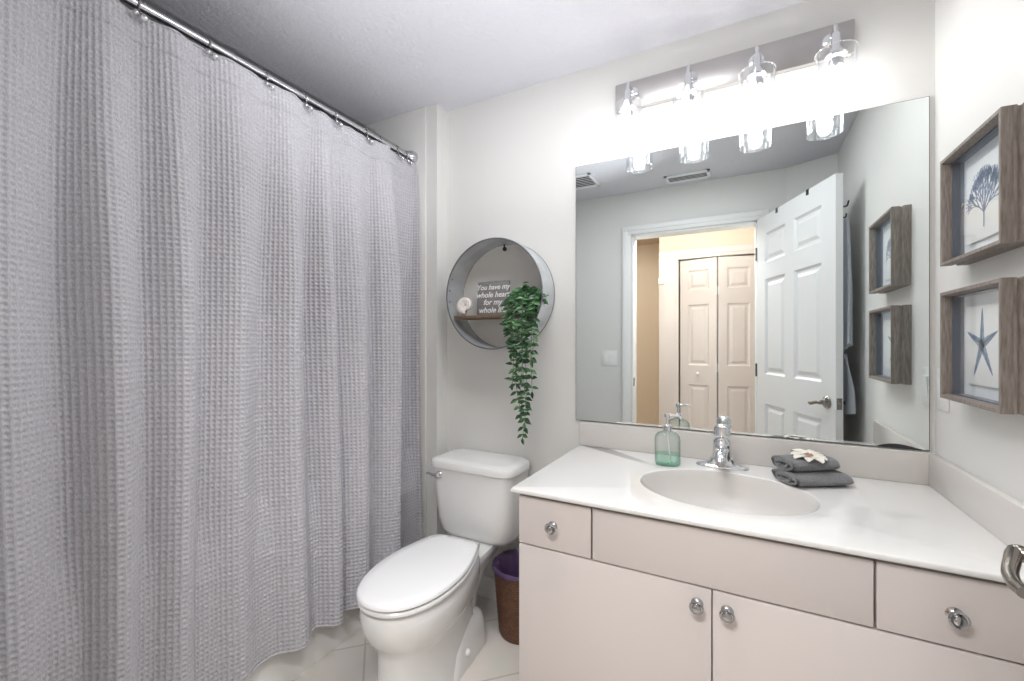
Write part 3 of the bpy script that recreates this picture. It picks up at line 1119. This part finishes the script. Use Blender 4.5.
# ------------------------------------------------------------------ vanity light
LX = [-0.393, -0.174, 0.0455, 0.2645]
LY = 1.70
light = thing('vanity_light', 'four-lamp brushed nickel vanity light with clear glass cylinders above the mirror', 'wall lamp', (-0.0685, YB, 2.26))
LI = Matrix.Translation((-0.0685, YB, 2.26)).inverted()


def lobj(name, bm, m, **kw):
    o = obj(name, bm, m, light, **kw)
    o.matrix_parent_inverse = LI
    return o


bm = B()
box(bm, -0.466, 0.329, 1.790, 1.8148, 2.205, 2.317, 0.003)
lobj('backplate', bm, M['nickel'])
for x in LX:
    bm = B()
    lathe(bm, [(0.024, 0), (0.024, 0.004), (0.012, 0.010)], 20, (x, 1.790, 2.262), 'y')
    tube(bm, catmull([(x, 1.79, 2.262), (x, 1.75, 2.263), (x, 1.715, 2.262), (x, LY, 2.250), (x, LY, 2.215)], 6), 0.0065, 10)
    lobj('arm', bm, M['chrome'])
    bm = B()
    lathe(bm, [(0.010, 2.232), (0.013, 2.225), (0.013, 2.185), (0.020, 2.175), (0.020, 2.125), (0.016, 2.12)], 20, (x, LY, 0))
    lathe(bm, [(0.030, 2.158), (0.030, 2.162)], 24, (x, LY, 0))
    lobj('lamp_socket', bm, M['chrome'])
    bm = B()
    ring = [[(x + 0.055 * math.cos(2 * PI * i / 40), LY + 0.055 * math.sin(2 * PI * i / 40), z) for i in range(40)] for z in (2.003, 2.172)]
    loft(bm, ring, False, False)
    for z in (2.003, 2.172):
        tube(bm, [(x + 0.055 * math.cos(2 * PI * i / 40), LY + 0.055 * math.sin(2 * PI * i / 40), z) for i in range(40)], 0.0018, 6, closed=True)
    lobj('glass_shade', bm, M['glass_shade'])
    bm = B()
    lathe(bm, [(0.012, 2.121), (0.014, 2.112), (0.022, 2.095), (0.026, 2.075), (0.024, 2.055), (0.016, 2.042), (0.005, 2.038)], 20, (x, LY, 0))
    lobj('bulb', bm, M['bulb'])

# ------------------------------------------------------------------ round wall shelf and what stands on it
RC = Vector((-0.996, 1.812, 1.466))
shelf = thing('round_wall_shelf', 'round galvanized metal wall shelf with a wooden board above the toilet', 'shelf', RC)
RD, RR = 0.138, 0.25
bm = B()
prof = [(RR, 0.0), (RR, -RD), (RR - 0.003, -RD), (RR - 0.003, -RD * 0.62), (RR - 0.006, -RD * 0.55), (RR - 0.003, -RD * 0.48), (RR - 0.003, 0.0)]
rings = []
for r, y in prof:
    rings.append([(r * math.cos(2 * PI * i / 80), y, r * math.sin(2 * PI * i / 80)) for i in range(80)])
rings.append(rings[0])
loft(bm, rings, False, False)
bmesh.ops.remove_doubles(bm, verts=bm.verts[:], dist=1e-6)
obj('drum', bm, M['galv'], shelf, smooth=45)
for y, r in ((-RD, 0.0035), (-0.006, 0.003)):
    bm = B()
    tube(bm, [((RR - 0.001) * math.cos(2 * PI * i / 80), y, (RR - 0.001) * math.sin(2 * PI * i / 80)) for i in range(80)], r, 8, closed=True)
    obj('rolled_rim', bm, M['rimdark'], shelf)
bm = B()
ring = [[(r * math.cos(2 * PI * i / 64), -0.012, r * math.sin(2 * PI * i / 64)) for i in range(64)] for r in (RR - 0.003, 0.12, 0.004)]
loft(bm, ring, False, True)
obj('wire_mesh_back', bm, M['mesh'], shelf)
zb = -0.112
hc = math.sqrt((RR - 0.004) ** 2 - (zb) ** 2) - 0.006
bm = B()
box(bm, -hc, hc, -RD + 0.006, -0.014, zb + 0.004, zb + 0.018, 0.0015)
obj('shelf_board', bm, M['wood'], shelf)
bm = B()
lathe(bm, [(0.010, 0), (0.010, 0.006), (0.006, 0.010)], 14, (0.0, -0.014, RR - 0.025), 'y')
tube(bm, [(0, -0.02, RR - 0.004), (0, -0.02, RR - 0.03)], 0.004, 8)
obj('hanging_clip', bm, M['black'], shelf)
for k in range(3):
    bm = B()
    a = PI + 0.10 - 0.22 * k
    c = Vector((RR * math.cos(a), -RD + 0.02, RR * math.sin(a)))
    bmesh.ops.create_uvsphere(bm, u_segments=10, v_segments=6, radius=0.006, matrix=Matrix.Translation(c))
    obj('rivet', bm, M['rimdark'], shelf)
TOPZ = RC.z + zb + 0.018

# sign
sg = thing('word_sign', 'small grey wooden sign with white lettering leaning on the round shelf', 'sign', (-1.032, 1.745, TOPZ + 0.0005))
sg.rotation_euler = (-0.06, 0, 0.0)
bm = B()
box(bm, -0.085, 0.085, -0.007, 0.007, 0, 0.162, 0.0015)
obj('board', bm, M['sign'], sg)


def text_mesh(txt, size, shear=0.25):
    cu = bpy.data.curves.new('lettering', 'FONT')
    cu.body = txt
    cu.size = size
    cu.align_x = 'CENTER'
    cu.align_y = 'CENTER'
    cu.shear = shear
    cu.extrude = 0.0004
    cu.offset = 0.0006
    tmp = bpy.data.objects.new('tmp_text', cu)
    COL.objects.link(tmp)
    dg = bpy.context.evaluated_depsgraph_get()
    me = bpy.data.meshes.new_from_object(tmp.evaluated_get(dg))
    bpy.data.objects.remove(tmp)
    bpy.data.curves.remove(cu)
    return me


for txt, z, s in (('You have my', 0.133, 0.034), ('whole heart', 0.097, 0.037), ('for my', 0.062, 0.037), ('whole life', 0.025, 0.038)):
    me = text_mesh(txt, s)
    me.materials.clear()
    me.materials.append(M['white'])
    o = bpy.data.objects.new('lettering', me)
    COL.objects.link(o)
    o.parent = sg
    o.location = (0, -0.0078, z)
    o.rotation_euler = (PI / 2, 0, 0)

# spiral shell
bm = B()
pts, rad = [], []
N = 90
for i in range(N + 1):
    t = i / N
    th = 2 * PI * 2.4 * t
    k = math.exp(1.55 * (t - 1))
    rr = 0.0325 * k * (1 if t > 0.06 else 1)
    ph = th - 2 * PI * 2.4 - PI / 2
    pts.append((rr * math.cos(ph), -0.010 * (1 - t), rr * math.sin(ph)))
    rad.append(max(0.0195 * k, 0.0015))
tube(bm, pts, rad, 16, flat=1.0, up=(0, 1, 0))
zmin = min(v.co.z for v in bm.verts)
o = obj('seashell', bm, M['shell'], smooth=80)
o.rotation_euler.z = 0.35
o.location = (-1.163, 1.715, TOPZ - zmin + 0.0003)
tag(o, 'cream spiral seashell on the round shelf beside the grey sign', 'seashell')

# trailing plant
random.seed(11)
PXc, PYc = -0.824, 1.725
plant = thing('trailing_plant', 'green trailing plant spilling over the round shelf towards the toilet', 'plant', (PXc, PYc, TOPZ))
bm = B()
lathe(bm, [(0.026, 0.0005), (0.034, 0.055), (0.036, 0.06), (0.032, 0.06), (0.028, 0.045)], 20)
obj('pot', bm, M['pot'], plant)
leaf_bm = B()


def leaf(bm, p, d, up, ln_, wd):
    d = d.normalized()
    s = d.cross(up)
    if s.length < 1e-4:
        s = d.cross(Vector((1, 0, 0.2)))
    s.normalize()
    n = s.cross(d).normalized()
    prof = ((0.0, 0.04), (0.18, 0.55), (0.42, 1.0), (0.68, 0.78), (0.88, 0.34), (1.0, 0.0))
    L, Cc, R = [], [], []
    for t, w in prof:
        c = p + d * ln_ * t - n * (0.25 * ln_ * t * t)
        Cc.append(bm.verts.new(c))
        if 0 < w:
            L.append(bm.verts.new(c + s * wd * 0.5 * w + n * wd * 0.16 * w))
            R.append(bm.verts.new(c - s * wd * 0.5 * w + n * wd * 0.16 * w))
    for k in range(len(prof) - 2):
        bm.faces.new((Cc[k], Cc[k + 1], L[k + 1], L[k]))
        bm.faces.new((R[k], R[k + 1], Cc[k + 1], Cc[k]))
    bm.faces.new((Cc[-2], Cc[-1], L[-1]))
    bm.faces.new((R[-1], Cc[-1], Cc[-2]))


vines = []
front = -0.125
# (x spread, end z below shelf)
specs = [(-0.046, -0.30), (-0.022, -0.43), (0.0, -0.53), (0.022, -0.46), (0.040, -0.33), (0.054, -0.20), (-0.056, -0.17), (0.010, -0.27), (-0.032, -0.21), (0.030, -0.15)]
for k, (sx, ez) in enumerate(specs):
    x1 = sx * 1.15
    xe = 0.004 + sx * (0.42 if ez < -0.4 else 0.8) + random.uniform(-0.008, 0.008)
    y1 = -0.048 - random.uniform(0.0, 0.035)
    P = [(sx * 0.3, 0.0, 0.05), (sx * 0.7, -0.03, 0.085 + random.uniform(-0.01, 0.03)), (x1, y1 - 0.02, 0.05), (x1 * 1.05, y1 - 0.03, -0.04)]
    steps = max(2, int(-ez / 0.12))
    for q in range(1, steps + 1):
        fq = q / steps
        P.append((x1 * 1.05 * (1 - fq) + xe * fq + 0.008 * math.sin(k + q * 2.1), y1 - 0.03 + 0.006 * math.cos(k * 2 + q), -0.04 + (ez + 0.04) * fq))
    C = catmull(P, 8)
    vb = B()
    tube(vb, C, 0.0013, 5)
    obj('vine', vb, M['stem'], plant)
    acc, last = 0.0, None
    for i in range(1, len(C)):
        a, b = Vector(C[i - 1]), Vector(C[i])
        acc += (b - a).length
        if acc > (0.0175 if b.z > -0.09 else 0.029):
            acc = 0.0
            tdir = (b - a).normalized()
            for s in (-1, 1):
                if random.random() < 0.12 and b.z < -0.06:
                    continue
                ang = random.uniform(-0.7, 0.7) + (0 if s > 0 else PI)
                out = Vector((math.cos(ang), -0.45 - 0.3 * abs(math.sin(ang)), random.uniform(-0.5, 0.25)))
                d = out * random.uniform(0.8, 1.2) + tdir * random.uniform(-0.2, 0.55)
                leaf(leaf_bm, b, d, Vector((random.uniform(-0.5, 0.5), -0.85, 0.45)), random.uniform(0.027, 0.040), random.uniform(0.014, 0.019))
    leaf(leaf_bm, Vector(C[-1]), Vector((0.1 * (k % 3 - 1), -0.1, -1)), Vector((0, -1, 0.2)), 0.032, 0.016)
for k in range(120):      # crown on the pot
    a = random.uniform(0, 2 * PI)
    rr = random.uniform(0.0, 0.062)
    p = Vector((rr * math.cos(a) * 1.05 + 0.006, -0.01 + rr * math.sin(a) * 0.7 - 0.02, 0.040 + random.uniform(0, 0.095) * (1 - rr / 0.10)))
    d = Vector((math.cos(a), math.sin(a) * 0.7 - 0.45, random.uniform(-0.5, 0.35)))
    leaf(leaf_bm, p, d, Vector((0, -0.6, 0.8)), random.uniform(0.028, 0.038), random.uniform(0.014, 0.020))
obj('foliage', leaf_bm, M['leaf'], plant, smooth=30)

# ------------------------------------------------------------------ shadow-box pictures on the right wall


def shadow_box(label, zc, kind):
    mtx = Matrix.Translation((XR - 0.0005, 1.432, zc)) @ MR
    t = thing('shadow_box_picture', label, 'picture', mtx=mtx, group='framed sea prints on the side wall')
    h, hy = 0.157, 0.143
    D = 0.056
    bm = B()
    # closed moulding profile (inset from outer edge, height): back, outer step, front, inner wall
    prof = [(0.000, 0.0), (0.000, 0.026), (0.005, 0.029), (0.007, 0.034), (0.004, 0.040), (0.0035, D - 0.001), (0.0045, D), (0.018, D), (0.020, D - 0.003), (0.021, 0.030), (0.026, 0.028), (0.026, 0.010), (0.026, 0.0)]
    prof = [(0.000, 0.0), (0.000, 0.022), (0.003, 0.024), (0.0035, 0.028), (0.001, 0.032), (0.0005, D - 0.001), (0.0015, D), (0.009, D - 0.0005), (0.0115, D - 0.006), (0.012, 0.034), (0.012, 0.0)]
    rings = []
    for ins, z in prof:
        rings.append([(-h + ins, -hy + ins, z), (h - ins, -hy + ins, z), (h - ins, hy - ins, z), (-h + ins, hy - ins, z)])
    rings.append(rings[0])
    loft(bm, rings, False, False)
    bmesh.ops.remove_doubles(bm, verts=bm.verts[:], dist=1e-6)
    obj('moulding', bm, M['frame'], t, smooth=25)
    ix, iy = h - 0.0122, hy - 0.0122
    bm = B()
    for a in ((-ix, -ix + 0.003, -iy, iy), (ix - 0.003, ix, -iy, iy), (-ix, ix, -iy, -iy + 0.003), (-ix, ix, iy - 0.003, iy)):
        box(bm, *a, 0.012, 0.034)
    obj('liner', bm, M['liner'], t, smooth=0)
    bm = B()
    box(bm, -ix, ix, -iy, iy, 0.001, 0.012)
    obj('mat_board', bm, M['paper'], t, smooth=0)
    bm = B()
    box(bm, -0.112, 0.096, -0.098, 0.098, 0.016, 0.018, 0.0004)
    box(bm, -0.05, 0.05, -0.05, 0.05, 0.012, 0.016)
    obj('print_card', bm, M['paper2'], t)
    bm = B()
    z = 0.0186

    def strip(p, q, w0, w1, zz=z):
        d = Vector((q[0] - p[0], q[1] - p[1], 0))
        if d.length < 1e-6:
            return
        n = Vector((-d.y, d.x, 0)).normalized()
        p3, q3 = Vector((*p, zz)), Vector((*q, zz))
        vs = [p3 - n * w0, p3 + n * w0, q3 + n * w1, q3 - n * w1]
        lo = [bm.verts.new(v - Vector((0, 0, 0.0005))) for v in vs]
        hi = [bm.verts.new(v) for v in vs]
        bm.faces.new(hi)
        for k in range(4):
            bm.faces.new((lo[k], lo[(k + 1) % 4], hi[(k + 1) % 4], hi[k]))
    if kind == 'coral':
        rnd = random.Random(4)

        def grow(p, ang, L, w, depth):
            q = (p[0] + L * math.sin(ang), p[1] + L * math.cos(ang))
            strip(p, q, w, w * 0.8)
            if depth == 0:
                strip(q, (q[0] + 0.004 * math.sin(ang), q[1] + 0.004 * math.cos(ang)), w * 1.5, w * 0.9)
                return
            for s in (-1, 1):
                grow(q, ang + s * rnd.uniform(0.22, 0.42), L * rnd.uniform(0.74, 0.90), w * 0.80, depth - 1)
            if depth in (2, 4, 5):
                grow(q, ang + rnd.uniform(-0.12, 0.12), L * 0.8, w * 0.75, depth - 1)
        strip((-0.02, -0.07), (-0.02, -0.028), 0.0024, 0.0022)
        for a0 in (-0.95, -0.55, -0.2, 0.2, 0.55, 0.95):
            grow((-0.02, -0.034 + 0.006 * (1 - abs(a0))), a0, 0.0275, 0.0018, 4)
        inkm = M['ink1']
    else:
        c = (-0.030, 0.002)
        for k, (ang, L) in enumerate(((0.03, 0.088), (1.17, 0.080), (2.52, 0.088), (3.62, 0.086), (5.12, 0.082))):
            ss = (math.sin(ang), math.cos(ang))
            pts = [(0.0, 0.0120), (0.25, 0.0100), (0.55, 0.0070), (0.85, 0.0036), (1.0, 0.0008)]
            for (t0, w0), (t1, w1) in zip(pts[:-1], pts[1:]):
                strip((c[0] + ss[0] * L * t0, c[1] + ss[1] * L * t0), (c[0] + ss[0] * L * t1, c[1] + ss[1] * L * t1), w0, w1)
        inkm = M['ink2']
    obj('printed_motif', bm, inkm, t, smooth=0)
    if kind != 'coral':
        bm = B()
        for k, (ang, L) in enumerate(((0.03, 0.088), (1.17, 0.080), (2.52, 0.088), (3.62, 0.086), (5.12, 0.082))):
            ss = (math.sin(ang), math.cos(ang))
            strip((c[0], c[1]), (c[0] + ss[0] * L * 0.9, c[1] + ss[1] * L * 0.9), 0.0014, 0.0005, z + 0.0006)
        obj('motif_ridges', bm, M['ink3'], t, smooth=0)
    bm = B()
    box(bm, -ix, ix, -iy, iy, 0.0345, 0.0365)
    obj('glass_pane', bm, M['pane'], t, smooth=0)
    return t


shadow_box('grey-brown shadow box picture with a blue coral fan, hung above the starfish picture', 1.595, 'coral')
shadow_box('grey-brown shadow box picture with a blue starfish, hung below the coral picture', 1.238, 'starfish')

# ------------------------------------------------------------------ faucet
faucet = thing('faucet', 'chrome single-lever faucet behind the oval sink', 'faucet', (-0.063, 1.712, 0.8003))
bm = B()


def sup(hx, hy, z, n=36, e=2.4, cy=0.0):
    out = []
    for i in range(n):
        a = 2 * PI * i / n
        ca, sa = math.cos(a), math.sin(a)
        out.append((hx * math.copysign(abs(ca) ** (2 / e), ca), cy + hy * math.copysign(abs(sa) ** (2 / e), sa), z))
    return out


def wing(hx, hy, hx2, z_out, z_in):
    out = []
    return out


loft(bm, [sup(0.085, 0.027, 0.0), sup(0.086, 0.028, 0.004), sup(0.084, 0.026, 0.008), sup(0.072, 0.022, 0.011), sup(0.055, 0.024, 0.015), sup(0.044, 0.028, 0.022), sup(0.039, 0.030, 0.034)])
obj('base_plate', bm, M['chrome'], faucet, smooth=60)
bm = B()
lathe(bm, [(0.036, 0.030), (0.033, 0.040), (0.0305, 0.055), (0.030, 0.080), (0.0285, 0.094), (0.023, 0.100), (0.021, 0.104), (0.021, 0.110)], 28)
obj('body', bm, M['chrome'], faucet, smooth=60)
bm = B()
sp = catmull([(0, -0.005, 0.062), (0, -0.04, 0.068), (0, -0.08, 0.066), (0, -0.108, 0.056), (0, -0.122, 0.044)], 7)
tube(bm, sp, [0.025 - 0.009 * i / (len(sp) - 1) for i in range(len(sp))], 18, flat=0.72)
obj('spout', bm, M['chrome'], faucet, smooth=60)
bm = B()
lathe(bm, [(0.012, 0.049), (0.013, 0.047), (0.013, 0.035), (0.009, 0.034)], 18, (0, -0.121, 0.0))
obj('aerator', bm, M['nickel'], faucet, smooth=60)
bm = B()
lathe(bm, [(0.020, 0.108), (0.026, 0.111), (0.0285, 0.117), (0.0285, 0.120), (0.0265, 0.123), (0.0275, 0.132), (0.0255, 0.143), (0.019, 0.151), (0.009, 0.155)], 28)
hl = catmull([(0, -0.008, 0.140), (0, -0.032, 0.146), (0, -0.060, 0.147)], 6)
tube(bm, hl, [0.013 - 0.004 * i / (len(hl) - 1) for i in range(len(hl))], 14, flat=0.5)
obj('lever_handle', bm, M['chrome'], faucet, smooth=60)
bm = B()
tube(bm, [(0, 0.030, 0.030), (0, 0.036, 0.070)], 0.0025, 8)
bmesh.ops.create_uvsphere(bm, u_segments=12, v_segments=8, radius=0.0055, matrix=Matrix.Translation((0, 0.0365, 0.073)))
obj('lift_rod', bm, M['chrome'], faucet)

# ------------------------------------------------------------------ soap dispenser
soap = thing('soap_dispenser', 'clear glass pump bottle with green soap beside the faucet', 'soap dispenser', (-0.240, 1.656, 0.8005))
soap.rotation_euler.z = 0.25


def bring(hx, hy, z, r=0.02):
    return rrect(0, 0, hx, hy, min(r, hx * 0.98, hy * 0.98), z, 6)


bm = B()
loft(bm, [bring(0.034, 0.026, 0.0), bring(0.041, 0.031, 0.004), bring(0.043, 0.033, 0.012), bring(0.043, 0.033, 0.092), bring(0.041, 0.031, 0.105), bring(0.033, 0.026, 0.115),
          bring(0.018, 0.017, 0.121, 0.016), bring(0.0125, 0.0125, 0.124, 0.012), bring(0.0125, 0.0125, 0.130, 0.012)])
obj('bottle', bm, M['bottle'], soap, smooth=60)
bm = B()
loft(bm, [bring(0.032, 0.024, 0.004), bring(0.039, 0.029, 0.008), bring(0.0405, 0.0305, 0.014), bring(0.0405, 0.0305, 0.042)])
obj('liquid_soap', bm, M['liquid'], soap, smooth=60)
bm = B()
lathe(bm, [(0.0145, 0.124), (0.016, 0.126), (0.016, 0.142), (0.013, 0.145), (0.006, 0.147), (0.0045, 0.150), (0.0045, 0.172)], 20)
obj('pump_collar', bm, M['chrome'], soap)
bm = B()
lathe(bm, [(0.004, 0.170), (0.010, 0.172), (0.011, 0.178), (0.009, 0.186), (0.004, 0.188)], 18)
tube(bm, catmull([(0, 0, 0.180), (0.020, -0.004, 0.181), (0.040, -0.008, 0.179), (0.046, -0.009, 0.170)], 5), [0.0055] * 10 + [0.004] * 6, 10)
obj('pump_head', bm, M['chrome'], soap)
bm = B()
tube(bm, [(0, 0, 0.126), (0.004, 0, 0.07), (0.012, 0, 0.010)], 0.002, 8)
obj('dip_tube', bm, M['white'], soap)


# ------------------------------------------------------------------ rolled towels with a flower
def rolled_towel(L, hw, hh, turns=2):
    """length along x; an oval roll whose spiral shows at the -x end"""
    bm = B()
    # outer body
    n, mseg = 40, 26
    rings = []
    for k in range(mseg + 1):
        f = k / mseg
        x = -L / 2 + L * f
        e = 1.0
        if k == mseg: e = 0.80
        if k == mseg - 1: e = 0.94
        ring = []
        for i in range(n):
            a = 2 * PI * i / n
            wv = 1 + 0.03 * math.sin(3 * a + 5 * f) + 0.02 * math.sin(7 * a - 3 * f)
            ca, sa = math.cos(a), math.sin(a)
            y = hw * e * wv * math.copysign(abs(ca) ** 0.85, ca)
            z = hh * e * (1 + 0.02 * math.sin(9 * f + a)) * math.copysign(abs(sa) ** 0.85, sa)
            ring.append((x, y, max(z, -hh)))
        rings.append(ring)
    loft(bm, rings, False, True)
    # spiral layers of cloth at the open end
    pts = []
    N = 110
    for i in range(N):
        t = i / (N - 1)
        a = 2 * PI * turns * t + 0.6
        s = 1.0 - 0.80 * t
        pts.append((s * hw * 0.93 * math.cos(a), s * hh * 0.93 * math.sin(a)))
    th = 0.0042
    inner, outer = [], []
    for i, (y, z) in enumerate(pts):
        j, k = max(0, i - 1), min(N - 1, i + 1)
        d = Vector((pts[k][0] - pts[j][0], pts[k][1] - pts[j][1])).normalized()
        nn = Vector((-d.y, d.x))
        outer.append((y - nn.x * th, z - nn.y * th))
        inner.append((y + nn.x * th, z + nn.y * th))
    x0, x1 = -L / 2 - 0.005, -L / 2 + 0.06
    vo = [[bm.verts.new((x, y, z)) for x in (x0 + 0.0025 * math.sin(i * 0.3), x1)] for i, (y, z) in enumerate(outer)]
    vi = [[bm.verts.new((x, y, z)) for x in (x0 + 0.0025 * math.sin(i * 0.3), x1)] for i, (y, z) in enumerate(inner)]
    for i in range(N - 1):
        bm.faces.new((vo[i][0], vo[i + 1][0], vo[i + 1][1], vo[i][1]))
        bm.faces.new((vi[i][0], vi[i][1], vi[i + 1][1], vi[i + 1][0]))
        bm.faces.new((vo[i][0], vi[i][0], vi[i + 1][0], vo[i + 1][0]))
    return bm


TA = math.radians(33)
TW = Vector((0.190, 1.668, 0.8005))
o = obj('rolled_towel', rolled_towel(0.185, 0.062, 0.0185), M['towel'], smooth=60)
o.location = TW + Vector((0.008, -0.008, 0.0187))
o.rotation_euler.z = TA
tag(o, 'dark grey rolled washcloth lying on the counter beneath another rolled washcloth', 'towel', 'rolled washcloths on the counter')
o = obj('rolled_towel', rolled_towel(0.165, 0.050, 0.0205), M['towel'], smooth=60)
o.location = TW + Vector((-0.008, 0.006, 0.0187 * 2 + 0.0205))
o.rotation_euler.z = TA + 0.06
tag(o, 'dark grey rolled washcloth on top of another, under the white flower', 'towel', 'rolled washcloths on the counter')

fl = thing('fabric_flower', 'white fabric flower lying on the stacked grey washcloths', 'flower', TW + Vector((-0.002, -0.006, 0.0187 * 2 + 0.041)))
fl.rotation_euler = (0.12, 0.0, 0.4)
for k in range(9):
    a = 2 * PI * k / 9
    bm = B()
    m_ = Matrix.Rotation(a, 3, 'Z')
    rows = []
    ln_ = 0.052 if k % 2 else 0.044
    for t in range(7):
        f = t / 6
        w = 0.0165 * math.sin(PI * min(0.97, 0.12 + 0.80 * f)) ** 0.7
        row = []
        for s in range(5):
            g = (s - 2) / 2
            z = 0.002 + 0.006 * math.sin(f * PI * 0.9) + 0.004 * g * g - 0.007 * max(0, f - 0.6) + 0.001 * (k % 2)
            row.append(m_ @ Vector((0.004 + ln_ * f, w * g, z)))
        rows.append(row)
    top = [[bm.verts.new(p + Vector((0, 0, 0.0012))) for p in r] for r in rows]
    bot = [[bm.verts.new(p) for p in r] for r in rows]
    for i in range(6):
        for j in range(4):
            bm.faces.new((top[i][j], top[i + 1][j], top[i + 1][j + 1], top[i][j + 1]))
            bm.faces.new((bot[i][j], bot[i][j + 1], bot[i + 1][j + 1], bot[i + 1][j]))
    for i in range(6):
        for j in (0, 4):
            bm.faces.new((top[i][j], bot[i][j], bot[i + 1][j], top[i + 1][j]))
    for i in (0, 6):
        for j in range(4):
            bm.faces.new((top[i][j], top[i][j + 1], bot[i][j + 1], bot[i][j]))
    obj('petal', bm, M['petal'], fl, smooth=60)
bm = B()
for k in range(12):
    a = 2.4 * k
    r = 0.0035 * math.sqrt(k)
    bmesh.ops.create_uvsphere(bm, u_segments=8, v_segments=6, radius=0.0038, matrix=Matrix.Translation((r * math.cos(a), r * math.sin(a), 0.008)))
obj('flower_centre', bm, M['petal_c'], fl)
